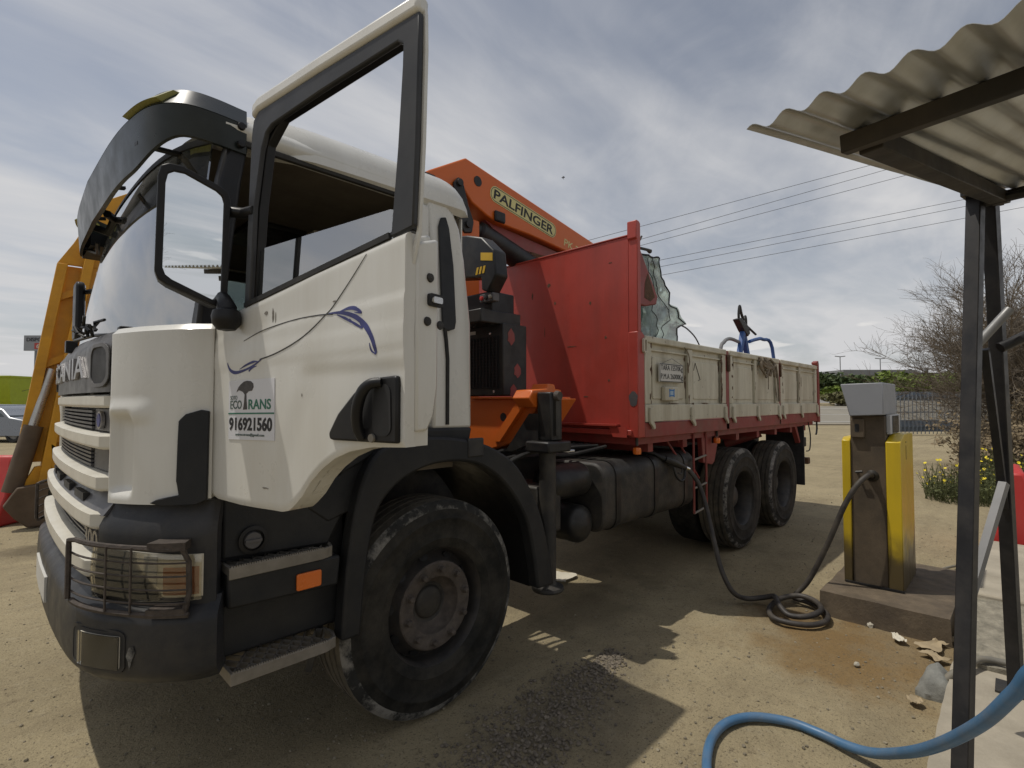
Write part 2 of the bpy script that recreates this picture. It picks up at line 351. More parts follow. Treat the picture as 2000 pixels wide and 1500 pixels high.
def obj(name, mb, m, parent=None, bev=0.0, smooth=38, label=None):
    """one mesh object; with a parent the points are world points of an unrotated root"""
    if parent: org = root_loc(parent)
    else:
        xs = [p[0] for p in mb.v]; ys = [p[1] for p in mb.v]; zs = [p[2] for p in mb.v]
        org = Vector(((min(xs)+max(xs))/2, (min(ys)+max(ys))/2, min(zs)))
    o = bpy.data.objects.new(name, mesh_of(name, mb, m, smooth, org)); link(o, parent)
    if not parent: o.location = org
    if bev: bevel(o, bev)
    if label: o['label'] = label
    return o
def tag(o, label, cat, group=None):
    o['label'] = label; o['category'] = cat
    if group: o['group'] = group
    return o
def thing(name, label, cat, loc=(0, 0, 0), group=None):
    o = bpy.data.objects.new(name, None); o.empty_display_size = 0.2; C.objects.link(o); o.location = loc
    return tag(o, label, cat, group)
def kind(o, k): o['kind'] = k; return o
def dup(src, parent, off=(0, 0, 0), recurse=True):
    c = src.copy(); C.objects.link(c); c.parent = parent
    c.location = src.location + Vector(off)
    if recurse:
        for ch in list(src.children): dup(ch, c, (0, 0, 0))
    return c
def text(name, body, fn, height, m, parent, width=None, depth=0.002, bold=0.0, align='LEFT', spacing=1.0, label=None):
    """flat lettering as a thin mesh: fn(a, b, d) maps text plane to the world"""
    cu = bpy.data.curves.new('t', 'FONT'); cu.body = body; cu.size = 1.0; cu.extrude = 0.5; cu.offset = bold; cu.space_character = spacing
    cu.resolution_u = 3
    o = bpy.data.objects.new('t', cu); C.objects.link(o); bpy.context.view_layer.update()
    me = o.evaluated_get(bpy.context.evaluated_depsgraph_get()).to_mesh()
    vs_ = [tuple(v.co) for v in me.vertices]; fs = [tuple(p.vertices) for p in me.polygons]
    o.to_mesh_clear(); bpy.data.objects.remove(o); bpy.data.curves.remove(cu)
    x0, x1 = min(v[0] for v in vs_), max(v[0] for v in vs_); y0, y1 = min(v[1] for v in vs_), max(v[1] for v in vs_)
    sy = height/(y1-y0); sx = (width/(x1-x0)) if width else sy
    mb = MB(); mb.add([fn((v[0]-x0)*sx, (v[1]-y0)*sy, (v[2]+0.5)*depth) for v in vs_], fs)
    return obj(name, mb, m, parent, smooth=0, label=label)
def XZ(y, s=1):  return lambda a, b, d: (a, y - s*d, b)       # a plane facing -y (near side), depth towards -y
def lerp(a, b, t): return a + (b-a)*t
def sst(a, b, x):
    t = max(0.0, min(1.0, (x-a)/(b-a))); return t*t*(3-2*t)
def rrect(x0, x1, y0, y1, r, n=5):
    pts = []
    for cx, cy, a0 in ((x1-r, y1-r, 0), (x0+r, y1-r, 90), (x0+r, y0+r, 180), (x1-r, y0+r, 270)):
        for k in range(n+1):
            a = radians(a0 + 90*k/n); pts.append((cx + r*cos(a), cy + r*sin(a)))
    return pts
def smooth_curve(pts, n=8, closed=False):
    P = [Vector(p) for p in pts]; out = []; m = len(P)
    for i in range(m if closed else m-1):
        p0 = P[i-1] if (i > 0 or closed) else P[0]; p1 = P[i]; p2 = P[(i+1) % m]; p3 = P[(i+2) % m] if (i+2 < m or closed) else P[-1]
        for k in range(n):
            t = k/n
            out.append(0.5*((2*p1) + (p2-p0)*t + (2*p0-5*p1+4*p2-p3)*t*t + (3*p1-p0-3*p2+p3)*t**3))
    if not closed: out.append(P[-1])
    return out

# ================================================================== SETTING
CA, SA = cos(AZ), sin(AZ)
def fdist(x, y): return (x-CAM.x)*CA + (y-CAM.y)*SA
def flat(x, y): return (x-CAM.x)*SA - (y-CAM.y)*CA
def from_fl(f, l): return (CAM.x + f*CA + l*SA, CAM.y + f*SA - l*CA)
def ramp(f):
    return 1.25*sst(27, 66, f)
def gz(x, y):
    f = fdist(x, y); r = sqrt(x*x + (y+1)**2)
    a = max(0.0, 1 - r/25)
    h = (noise.noise(Vector((x*1.1, y*1.1, 0.3)))*0.014 + noise.noise(Vector((x*4.5, y*4.5, 5)))*0.007 + noise.noise(Vector((x*13, y*13, 9)))*0.0045)*a
    return h - 0.006 + ramp(f)

def dirt_material():
    m = bpy.data.materials.new('dirt'); m.use_nodes = True; n, l = m.node_tree.nodes, m.node_tree.links
    b = n['Principled BSDF']; b.inputs['Roughness'].default_value = 0.95; b.inputs['Specular IOR Level'].default_value = 0.15
    t = n.new('ShaderNodeTexCoord')
    def noi(s, d=6, r=0.6, st=None, rot=0):
        v = t.outputs['Object']
        if st:
            mp = n.new('ShaderNodeMapping'); mp.inputs['Scale'].default_value = st; mp.inputs['Rotation'].default_value = (0, 0, rot); l.new(v, mp.inputs[0]); v = mp.outputs[0]
        q = n.new('ShaderNodeTexNoise'); q.inputs['Scale'].default_value = s; q.inputs['Detail'].default_value = d; q.inputs['Roughness'].default_value = r
        l.new(v, q.inputs[0]); return q.outputs[0]
    def rng(f, a, c, d0=0.0, d1=1.0, sm=True):
        q = n.new('ShaderNodeMapRange'); q.interpolation_type = 'SMOOTHSTEP' if sm else 'LINEAR'
        for i, v in enumerate((a, c, d0, d1)): q.inputs[i+1].default_value = v
        l.new(f, q.inputs[0]); return q.outputs[0]
    def mix(f, a, c):
        q = n.new('ShaderNodeMix'); q.data_type = 'RGBA'
        for i, v in ((0, f), (6, a), (7, c)):
            if isinstance(v, tuple): q.inputs[i].default_value = (*v, 1)
            else: l.new(v, q.inputs[i])
        return q.outputs[2]
    def mul(a, c):
        q = n.new('ShaderNodeMath'); q.operation = 'MULTIPLY'
        for i, v in enumerate((a, c)):
            if isinstance(v, float): q.inputs[i].default_value = v
            else: l.new(v, q.inputs[i])
        return q.outputs[0]
    def blob(x, y, r0, r1, wob=0.5, sx=1.0, sy=1.0, ws=2.5):
        """irregular stain"""
        mp = n.new('ShaderNodeMapping'); mp.inputs['Location'].default_value = (-x*sx, -y*sy, 0); mp.inputs['Scale'].default_value = (sx, sy, 0); l.new(t.outputs['Object'], mp.inputs[0])
        ln = n.new('ShaderNodeVectorMath'); ln.operation = 'LENGTH'; l.new(mp.outputs[0], ln.inputs[0])
        ad = n.new('ShaderNodeMath'); ad.operation = 'ADD'; l.new(ln.outputs['Value'], ad.inputs[0])
        l.new(rng(noi(ws, 6, 0.65), 0.2, 0.8, -wob*r1, wob*r1, False), ad.inputs[1])
        return rng(ad.outputs[0], r0, r1, 1.0, 0.0)
    c = mix(rng(noi(0.55, 5), 0.35, 0.68), (0.365, 0.305, 0.190), (0.300, 0.250, 0.155))
    c = mix(rng(noi(2.3, 8, 0.7), 0.45, 0.72, 0.0, 0.5), c, (0.22, 0.185, 0.12))
    c = mix(rng(noi(9, 8, 0.75), 0.5, 0.75, 0.0, 0.55), c, (0.40, 0.35, 0.245))
    c = mix(rng(noi(1.6, 6, 0.6, (0.3, 2.2, 1), 0.05), 0.52, 0.72, 0.0, 0.35), c, (0.19, 0.155, 0.10))   # wheel tracks
    c = mix(mul(blob(2.35, -2.55, 0.25, 0.95, 0.5), 0.75), c, (0.19, 0.105, 0.030))                      # diesel-soaked earth by the pump
    c = mix(mul(blob(2.7, -2.0, 0.10, 0.45, 0.6), 0.55), c, (0.085, 0.055, 0.028))
    c = mix(mul(blob(1.65, -0.9, 0.1, 0.5, 0.6, 0.6), 0.5), c, (0.085, 0.066, 0.04))                      # oil drips under the truck
    c = mix(mul(blob(3.6, -0.7, 0.2, 0.9, 0.6, 0.5), 0.45), c, (0.10, 0.078, 0.05))
    c = mix(mul(blob(-1.2, 4.2, 0.1, 0.45, 0.5, 0.5), 0.7), c, (0.07, 0.055, 0.038))
    c = mix(mul(blob(0.55, -1.62, 0.05, 0.55, 0.5, 0.55, 1.25, 4), 0.6), c, (0.13, 0.115, 0.085))        # grey grit under the gravel
    c = mix(rng(noi(38, 4, 0.7), 0.66, 0.72, 0.0, 0.75), c, (0.085, 0.066, 0.042))
    c = mix(rng(noi(61, 3, 0.6, (1, 1.3, 1)), 0.70, 0.75, 0.0, 0.7), c, (0.46, 0.41, 0.30))
    c = mix(rng(noi(150, 3, 0.6), 0.35, 0.7, 0.0, 0.28), c, (0.12, 0.095, 0.06))
    c = mix(rng(noi(0.9, 7, 0.72), 0.50, 0.60, 0.0, 0.40), c, (0.225, 0.185, 0.118))                       # damp compacted patches
    c = mix(rng(noi(5.5, 7, 0.75, (1, 1.6, 1)), 0.55, 0.66, 0.0, 0.45), c, (0.185, 0.147, 0.092))
    c = mix(rng(noi(24, 5, 0.75), 0.58, 0.66, 0.0, 0.55), c, (0.115, 0.092, 0.062))
    c = mix(rng(noi(85, 3, 0.65), 0.57, 0.66, 0.0, 0.65), c, (0.085, 0.068, 0.046))
    l.new(c, b.inputs['Base Color'])
    bp = n.new('ShaderNodeBump'); bp.inputs['Strength'].default_value = 0.85; bp.inputs['Distance'].default_value = 0.016
    ad = n.new('ShaderNodeMath'); ad.operation = 'ADD'; l.new(noi(26, 8, 0.7), ad.inputs[0]); l.new(mul(noi(120, 4, 0.6), 0.35), ad.inputs[1])
    l.new(ad.outputs[0], bp.inputs['Height']); l.new(bp.outputs[0], b.inputs['Normal'])
    MATS['dirt'] = m
dirt_material()

def axis(a, b, step):
    out = [a + step*i for i in range(int((b-a)/step)+1)]
    s = step
    while out[-1] < 900: s *= 1.28; out.append(out[-1]+s)
    s = step
    while out[0] > -900: s *= 1.28; out.insert(0, out[0]-s)
    return out
xs_ = axis(-2.2, 6.0, 0.05); ys_ = axis(-3.6, 1.5, 0.05)
g = MB(); g.v = [(x, y, gz(x, y)) for x in xs_ for y in ys_]; k = len(ys_)
g.f = [(i*k+j, (i+1)*k+j, (i+1)*k+j+1, i*k+j+1) for i in range(len(xs_)-1) for j in range(k-1)]
me = mesh_of('ground', g, 'dirt', 60); kind(link(bpy.data.objects.new('ground', me)), 'structure')

# road climbing away behind the yard
def ribbon(name, f0, f1, l0, l1, dz, m, nf=16, nl=40):
    mb = MB(); mb.grid(lambda a, b: (*from_fl(lerp(f0, f1, a), lerp(l0, l1, b)), ramp(lerp(f0, f1, a)) + dz), nf, nl)
    return kind(obj(name, mb, m), 'structure')
ribbon('road', 33, 56, -90, 130, 0.02, 'asphalt')
for f0, f1 in ((35.2, 35.5), (42.6, 42.85), (50.2, 50.6)):
    ribbon('road_marking', f0, f1, -90, 130, 0.045, 'road_line', 2, 30)
mb = MB()
for f0 in (32.4,):
    mb.shell(lambda a, b: (*from_fl(f0 + 0.5*a, lerp(-90, 130, b)), ramp(f0)+0.10), lambda a, b: (*from_fl(f0 + 0.5*a, lerp(-90, 130, b)), ramp(f0)-0.1), 1, 30)
kind(obj('kerb', mb, 'concrete'), 'structure')

# raised concrete slab under the canopy, with a broken lower strip
def slab_top(x, y): return 0.10 + noise.noise(Vector((x*3, y*3, 2)))*0.006
mb = MB()
mb.shell(lambda a, b: (lerp(0.2, 5.3, a), lerp(-3.02 + 0.012*noise.noise(Vector((a*30, 0, 0))) - 0.10*sst(0.72, 0, a)*0, -7.5, b), slab_top(lerp(0.2, 5.3, a), b*4)),
         lambda a, b: (lerp(0.2, 5.3, a), lerp(-3.0, -7.5, b), -0.12), 90, 14)
kind(obj('concrete_slab', mb, 'concrete'), 'structure')
mb = MB()
mb.shell(lambda a, b: (lerp(2.25, 3.3, a), lerp(-3.06, -5.5, b), 0.125 + 0.02*noise.noise(Vector((a*14, b*30, 1))) + 0.07*sst(0.1, 0.9, a)),
         lambda a, b: (lerp(2.25, 3.3, a), lerp(-3.05, -5.5, b), 0.0), 40, 40)
kind(obj('rough_ledge', mb, 'rough_concrete'), 'structure')
mb = MB()
mb.box(3.3, 5.25, -6.0, -3.07, 0.0, 0.225)
kind(bevel(obj('concrete_platform', mb, 'concrete'), 0.015), 'structure')

# ================================================================== TRUCK
truck = thing('crane_truck', 'white three axle crane truck with red flatbed and driver door wide open', 'truck')
S_PL = [(-1.360, 0), (-1.356, -.3), (-1.346, -.6), (-1.332, -.8), (-1.310, -.93), (-1.262, -1.03), (-1.20, -1.112), (-1.135, -1.176), (-1.06, -1.22)]
_cv = smooth_curve([(x, y, 0) for x, y in S_PL], 10); _len = [0]
for i in range(1, len(_cv)): _len.append(_len[-1] + (_cv[i]-_cv[i-1]).length)
SL = _len[-1]
def plan(s, off=0.0):
    sg = -1 if s < 0 else 1; q = min(abs(s), SL)
    i = 1
    while i < len(_len)-1 and _len[i] < q: i += 1
    t = (q-_len[i-1])/(_len[i]-_len[i-1]); p = _cv[i-1].lerp(_cv[i], t)
    d = (_cv[min(i+1, len(_cv)-1)] - _cv[max(i-2, 0)]).normalized(); nx, ny = d.y, -d.x
    ex = abs(s) - SL
    x, y = p.x + nx*off + (max(ex, 0)), p.y + ny*off
    return (x, y*sg)
def s_at_y(y):
    lo, hi = 0, SL
    for _ in range(40):
        mid = (lo+hi)/2
        if -plan(mid)[1] < y: lo = mid
        else: hi = mid
    return lo
SE = s_at_y(0.92)
def patch(s0, s1, z0, z1, off, th, ns=24, nz=6):
    of = off if callable(off) else (lambda a, b: off)
    zf0 = z0 if callable(z0) else (lambda s: z0); zf1 = z1 if callable(z1) else (lambda s: z1)
    def fo(a, b):
        s = lerp(s0, s1, a); return (*plan(s, of(a, b)), lerp(zf0(s), zf1(s), b))
    def fi(a, b):
        s = lerp(s0, s1, a); return (*plan(s, min(of(a, b), of(.5, .5)) - th), lerp(zf0(s), zf1(s), b))
    return MB().shell(fo, fi, ns, nz)
def both(name, mk, m, parent, bev=0.0, **k):
    a = obj(name, mk(1), m, parent, bev, **k); obj(name, mk(-1), m, parent, bev, **k); return a
def mir(mb):  # mirrored copy across the truck's centre line
    o = MB(); o.v = [(x, -y, z) for x, y, z in mb.v]; o.f = [tuple(reversed(f)) for f in mb.f]; return o
def pair(name, mb, m, parent, bev=0.0, **k):
    a = obj(name, mb, m, parent, bev, **k); b = obj(name, mir(mb), m, parent, bev, **k); return a, b

# ---- cab shell
cab = obj('cab_body', MB().box(-1.0, 0.17, -1.08, 1.08, 1.22, 1.30), 'interior', truck)
# roof with rounded edges
def roof_fn(inset):
    def f(a, b):
        u, v = a*2-1, b*2-1; W = lerp(1.06, 1.168, sst(0, .3, a)) - inset; sv = 1 if v > 0 else -1
        th = max(0, abs(v)-.6)/.4*pi/2; y = sv*(min(abs(v), .6)/.6*(W-.15) + .15*sin(th)); dy = .17*(1-cos(th))
        tx = max(0, a-.8)/.2*pi/2; x = lerp(-1.12 + inset, .04, min(a, .8)/.8) + (.165-inset)*sin(tx); dx = .19*(1-cos(tx))
        tf = max(0, .15-a)/.15*pi/2; dx += .14*(1-cos(tf))
        if a < .5: x += .10*v*v*(1-a*2)
        z = 2.845 - inset - .045*min(1, v*v) - max(dx, dy, (dx*dx+dy*dy)**.5*.9) - .03*(1-a)**2
        return (x, y, max(z, 2.60))
    return f
obj('roof', MB().shell(roof_fn(0), roof_fn(0.03), 28, 28), 'white_paint', cab)
obj('roof_lining', MB().shell(lambda a, b: (lerp(-1.02, .14, a), lerp(-1.08, 1.08, b), 2.62), lambda a, b: (lerp(-1.02, .14, a), lerp(-1.08, 1.08, b), 2.64), 4, 4), 'interior', cab)
lm = MB(); lm.box(-.62, -.30, -.25, .25, 2.585, 2.62); obj('ceiling_console', lm, 'black_frame', cab, 0.01)
lm = MB(); lm.box(-.28, -.20, -.30, -.12, 2.60, 2.622); obj('ceiling_lamp', lm, 'lamp_inner', cab, 0.006)
# side rails above the doors, rear pillars, back wall
pair('roof_rail', MB().shell(lambda a, b: (lerp(-1.02, .0, a), -1.135 - .03*sin(b*pi), lerp(2.615, 2.70, b)), lambda a, b: (lerp(-1.02, .0, a), -1.08, lerp(2.615, 2.70, b)), 6, 6), 'white_paint', cab)
pair('door_seal', MB().tube([(-.96, -1.142, 2.605), (-.2, -1.142, 2.607), (-.085, -1.142, 2.58), (-.062, -1.145, 2.45), (-.062, -1.16, 1.9), (-.075, -1.165, 1.55), (-.13, -1.165, 1.44), (-.25, -1.165, 1.37)], .014, 6), 'rubber', cab)
def pillar(y_off):
    # outline in x,z of the rear quarter
    return [(-.055, 1.44), (.205, 1.435), (.20, 2.0), (.175, 2.35), (.15, 2.52), (.11, 2.60), (.05, 2.64), (-.06, 2.645), (-.065, 2.6), (-.045, 2.4), (-.04, 2.0), (-.045, 1.7)]
def pil_fn(a, b, d):
    lean = 0.045*sst(1.9, 2.7, b); return (a, -1.20 + lean + d, b)
pl_ = obj('rear_quarter_panel', MB().prism(pillar(0), pil_fn, 0, .10), 'white_paint', cab, 0.016)
obj('rear_quarter_panel', mir(MB().prism(pillar(0), pil_fn, 0, .10)), 'white_paint', cab, 0.016)
pair('back_wall', MB().box(.13, .19, -1.1, 0.0, 1.3, 2.68), 'interior', cab)
obj('rear_skin', MB().box(.1905, .20, -1.12, 1.12, 1.3, 2.6), 'white_paint', cab)
# black air strip down the rear quarter and the inner door jamb
strip = [(-.005, 1.98), (.0, 1.955), (.03, 1.945), (.075, 1.96), (.085, 2.0), (.083, 2.3), (.065, 2.5), (.045, 2.56), (.012, 2.55), (-.005, 2.5)]
pair('air_intake_strip', MB().prism(strip, lambda a, b, d: (a, -1.202 + .045*sst(1.9, 2.7, b) - d, b), 0, .014), 'dark_plastic', cab, 0.006)
pair('pillar_groove', MB().tube([(.015, -1.205, 1.955), (.025, -1.203, 1.9), (.035, -1.203, 1.8), (.035, -1.203, 1.46)], .011, 6), 'rubber', cab)
pair('door_jamb', MB().box(-.16, -.05, -1.165, -1.12, 1.36, 2.60), 'white_paint', cab, 0.02)
pair('jamb_seal', MB().tube([(-.155, -1.17, 2.5), (-.155, -1.172, 1.75), (-.17, -1.172, 1.6), (-.22, -1.172, 1.5)], .016, 6), 'rubber', cab)
obj('striker', MB().lathe([(.001, .02), (.016, .02), (.018, 0), (.018, -.01)], (-.095, -1.172, 1.70), (0, -1, 0), 16), 'grimy_steel', cab)
pair('jamb_plate', MB().box(-.105, -.085, -1.168, -1.163, 1.80, 1.87), 'black_print', cab)
# sill, A pillars
pair('door_sill', MB().prism([(-1.04, 1.23), (-.52, 1.23), (-.40, 1.38), (-.05, 1.42), (-.05, 1.46), (-.45, 1.45), (-.56, 1.30), (-1.04, 1.30)], XZ(-1.10), -.04, .05), 'white_paint', cab, 0.008)
ap = MB(); A0 = [(-1.10, 1.84), (-1.075, 2.1), (-1.03, 2.45), (-.985, 2.68)]; A1 = [(-1.005, 1.84), (-.985, 2.1), (-.95, 2.45), (-.915, 2.68)]
ap.strip(A0, A1, lambda a, b, d: (a, -1.135 + .0*b + d, b), 0, .09)
pair('windscreen_pillar', ap, 'black_frame', cab, 0.014)
# interior
for sy, nm in ((-.62, 0), (.62, 1)):
    st = obj('seat', MB().box(-.62, -.10, sy-.24, sy+.24, 1.50, 1.68), 'seat_fabric', cab, 0.05)
    obj('backrest', MB().prism([(-.16, 1.62), (.0, 1.60), (.10, 2.22), (-.0, 2.24)], lambda a, b, d: (a, sy+d, b), -.23, .23), 'seat_fabric', st, 0.04)
    obj('headrest', MB().prism([(-.02, 2.27), (.09, 2.26), (.11, 2.46), (.02, 2.47)], lambda a, b, d: (a, sy+d, b), -.14, .14), 'seat_fabric', st, 0.03)
obj('dashboard', MB().prism([(-1.20, 1.80), (-1.0, 1.86), (-.93, 1.78), (-.97, 1.45), (-1.20, 1.42)], lambda a, b, d: (a, d, b), -1.02, 1.02), 'interior', cab, 0.03)
sw = MB(); sw.tube([(-.78 + .22*sin(radians(35))*cos(a)*1, -.62 + .22*sin(a), 1.80 + .22*cos(radians(35))*cos(a)*.6) for a in [2*pi*i/28 for i in range(28)]], .016, 8, True)
sw.bar((-.95, -.62, 1.66), (-.78, -.62, 1.80), .05, .05); sw.bar((-.84, -.82, 1.75), (-.72, -.42, 1.85), .04, .02)
obj('steering_wheel', sw, 'black_frame', cab)
for i, (x, y, z, dx, dz) in enumerate(((-1.12, -.55, 1.855, .09, .05), (-1.10, -.35, 1.85, .12, .04), (-1.10, -.75, 1.85, .06, .07))):
    obj('dashboard_clutter', MB().box(x-dx/2, x+dx/2, y-.05, y+.04, z, z+dz), 'black_frame', cab, 0.01)

# windscreen
def ws(off):
    def f(a, b):
        s = lerp(-1.0, 1.0, a); y = s*lerp(1.08, 1.06, b)
        x = lerp(-1.325, -1.168, b) + lerp(.20, .05, b)*s*s + lerp(.04, .08, b)*abs(s)**6 - .012*sin(b*pi) + off
        return (x, y, lerp(1.835, 2.63, b))
    return f
obj('windscreen', MB().shell(ws(0), ws(.006), 28, 10), 'windscreen', truck)
band = lambda t0, t1: MB().shell(lambda a, b: Vector(ws(-.004)(a, lerp(t0, t1, b))), lambda a, b: Vector(ws(-.001)(a, lerp(t0, t1, b))), 28, 2)
obj('windscreen_rubber', band(.965, 1.0), 'black_frame', truck)
obj('windscreen_lower_seal', band(0, .035), 'black_frame', truck)
for y0, y1 in ((-.75, -.05), (.05, .75)):
    w = MB()
    A = Vector(ws(-.03)((y0/1.08+1)/2, .02)); B = Vector(ws(-.03)((y1/1.08+1)/2, .05)); w.tube([A, A.lerp(B, .5) + Vector((-.015, 0, .01)), B], .009, 6)
    w.box(A.x-.025, A.x+.02, A.y-.03, A.y+.03, A.z-.03, A.z+.03)
    obj('wiper', w, 'black_frame', truck, 0.004)
# hanging wiper clutter at the near corner of the scuttle
w = MB()
for i in range(9):
    a = random.uniform(0, 6.28); c0 = Vector((-1.345 + random.uniform(-.02, .02), -.62 + random.uniform(-.10, .2), 1.86))
    w.tube([c0, c0 + Vector((random.uniform(-.04, .02), random.uniform(-.06, .06), random.uniform(.02, .05))), c0 + Vector((random.uniform(-.03, .03), random.uniform(-.10, .06), random.uniform(.0, .06)))], .006, 5)
obj('torn_wiper_linkage', w, 'black_frame', truck)

# sun visor: dark band standing off the windscreen with clear lower lip
VP = [(-.945, -1.165), (-1.06, -1.165), (-1.16, -1.13), (-1.235, -1.03), (-1.275, -.85), (-1.30, -.55), (-1.315, 0)]
vc = smooth_curve([(x, y, 0) for x, y in VP], 7); vc = vc + [Vector((p.x, -p.y, 0)) for p in reversed(vc[:-1])]
def vis(z0, z1, lean0, lean1, th):
    m = len(vc)-1; zf = z0 if callable(z0) else (lambda a: z0)
    def f(inn):
        def h(a, b):
            i = min(int(a*m), m-1); t = a*m-i; p = vc[i].lerp(vc[i+1], t)
            c = Vector((-.6, 0, 0)); d = (c-p).normalized()
            k = lerp(lean0, lean1, b) + inn
            return (p.x + d.x*k, p.y + d.y*k, lerp(zf(a), z1, b) + .015*sst(.0, .2, a)*sst(1, .8, a))
        return h
    return MB().shell(f(0), f(th), m, 5)
vlow = lambda a: lerp(2.565, 2.475, sst(.16, .34, a)*sst(.84, .66, a))
visor = obj('sun_visor', vis(vlow, 2.67, .022, 0, .02), 'visor_plastic', truck)
obj('visor_upper_lip', vis(2.673, 2.765, .0, .075, .018), 'visor_plastic', visor)
for sg in (1, -1):
    mk = MB(); pts = [Vector((p.x, p.y*sg, 0)) for p in vc[19:30]]
    mk.shell(lambda a, b: ((q := pts[min(int(a*10), 9)].lerp(pts[min(int(a*10), 9)+1], a*10-min(int(a*10), 9))).x - .014 + lerp(.0, .055, b), q.y*1.004, lerp(2.705, 2.755, b)),
             lambda a, b: ((q := pts[min(int(a*10), 9)].lerp(pts[min(int(a*10), 9)+1], a*10-min(int(a*10), 9))).x + .02 + lerp(.0, .06, b), q.y*.99, lerp(2.70, 2.762, b)), 10, 3)
    obj('marker_lamp', mk, 'olive_lamp', visor)
for x, z in ((-.965, 2.645), (-.965, 2.575)):
    for sg in (1, -1):
        obj('visor_bolt', MB().lathe([(.001, .01), (.013, .008), (.015, 0), (.015, -.01)], (x, -1.168*sg, z + .015), (0, -sg, 0), 12), 'black_frame', visor)
for y in (-.9, -.3, .3, .9):
    obj('visor_bracket', MB().bar((-1.30 + .05*y*y, y, 2.58), (-1.22 + .18*y*y, y*.97, 2.60), .03, .012), 'black_frame', visor)
cb = MB()
cb.tube([(-1.27, .35, 2.56), (-1.2, .2, 2.50), (-1.19, .1, 2.55), (-1.24, -.05, 2.53)], .02, 6); cb.tube([(-1.26, .75, 2.52), (-1.2, .6, 2.47), (-1.22, .45, 2.5)], .012, 6)
cb.box(-1.24, -1.15, .55, .95, 2.50, 2.57)
obj('hanging_wiring', cb, 'black_frame', visor)
for y, z, a in ((-.80, 2.50, .12), (-.62, 2.50, .09)):
    obj('windscreen_sticker', MB().shell(lambda u, v: Vector(ws(.010)((y/1.08+1)/2 + u*.05, .84 + v*a)), lambda u, v: Vector(ws(.012)((y/1.08+1)/2 + u*.05, .84 + v*a)), 2, 2), 'sign_red', truck)

# front panel with the maker's lettering
zt = lambda s: 1.845 - .0*abs(s)
fp = obj('front_panel', patch(-SE-.005, SE+.005, 1.615, zt, lambda a, b: .012 - .03*sst(.75, 1, b), .05, 60, 10), 'grey_panel', truck)
for sg in (1, -1):
    s0, s1 = s_at_y(.71)*sg, s_at_y(.93)*sg
    rc = MB(); q = rrect(0, 1, 0, 1, .28, 5)
    rc.prism(q, lambda a, b, d: (*plan(lerp(s0, s1, a), .013 + d), lerp(1.635, 1.80, b)), 0, .004)
    ai = obj('air_intake', rc, 'black_print', fp)
    q2 = [(lerp(.5, a, .84), lerp(.5, b, .84)) for a, b in q]
    rr = MB(); rr.ring(q, q2, lambda a, b, d: (*plan(lerp(s0, s1, a), .013 + d), lerp(1.635, 1.80, b)), .0, .008); obj('intake_rim', rr, 'grey_panel', ai)
text('maker_lettering', 'SCANIA', lambda a, b, d: (*plan(-.62 + a, .013 + d), 1.675 + b), .095, 'badge_grey', fp, width=1.24, depth=.012, bold=.012)
# grille: white bars and louvred slots
grille = obj('grille', patch(-SE, SE, 1.235, 1.61, -.045, .02, 40, 3), 'black_print', truck)
def barfn(p): return lambda a, b: p*(min(1, b/.16)**.5*.3 + .7)*min(1, .35 + (1-b)/.22) - .022 - .03*max(0, abs(a*2-1)-.985)/.015
for z0, z1, p in ((1.555, 1.608, .034), (1.400, 1.458, .046), (1.246, 1.308, .052)):
    obj('grille_bar', patch(-SE, SE, z0, z1, barfn(p), .05, 44, 14), 'white_bar', grille)
pair('grille_end', MB().merge(patch(SE-.015, SE+.012, 1.26, 1.60, .0, .05, 2, 2)), 'white_bar', grille)
for z0, z1 in ((1.465, 1.55), (1.313, 1.396)):
    for sg in (1, -1):
        obj('grille_plate', patch(sg*(SE-.30), sg*(SE-.02), z0, z1, -.018, .02, 8, 2), 'grey_panel', grille)
    for i in range(5):
        zz_ = lerp(z0+.008, z1-.012, i/4)
        obj('louvre', patch(-SE+.31, SE-.31, zz_-.004, zz_+.005, -.008, .035, 24, 1), 'grey_panel', grille)
obj('griffin_emblem', MB().prism([(.5+.5*cos(t*2*pi/20), .5+.5*sin(t*2*pi/20)) for t in range(20)], lambda a, b, d: (*plan(SE-.20 + a*.075, -.015 + d), 1.472 + b*.07), 0, .012), 'badge_grey', grille)
obj('griffin_emblem_face', MB().prism([(.5+.33*cos(t*2*pi/20), .5+.38*sin(t*2*pi/20)) for t in range(20)], lambda a, b, d: (*plan(SE-.20 + a*.075, -.015 + d), 1.472 + b*.07), .0, .014), 'blue_print', grille)
# scuttle step and lower grille
obj('footboard', patch(-SE-.02, SE+.02, 1.165, 1.24, lambda a, b: .03 - .06*b, .06, 40, 3), 'grey_panel', truck)
for c in (-.55, -.2, .2, .55):
    obj('footboard_slot', patch(c-.1, c+.1, 1.185, 1.215, .02, .02, 6, 1), 'black_print', truck)
lg = obj('lower_grille', patch(-SE-.03, SE+.03, .93, 1.165, -.02, .03, 40, 3), 'black_print', truck)
for z0, z1, p in ((1.112, 1.178, .070), (.940, 1.015, .080)):
    obj('lower_grille_bar', patch(-SE-.01, SE+.01, z0, z1, barfn(p), .06, 44, 14), 'white_bar', lg)
for i in range(5):
    z = lerp(1.03, 1.105, i/4); obj('lower_louvre', patch(-.7, .7, z-.004, z+.004, .0, .03, 24, 1), 'grey_panel', lg)
obj('model_badge', patch(SE-.20, SE-.015, 1.02, 1.115, .018, .03, 6, 2), 'grey_panel', lg)
text('model_number', '300', lambda a, b, d: (*plan(SE-.19 + a, .018 + d), 1.035 + b), .068, 'badge_grey', lg, width=.165, depth=.008, bold=.02)

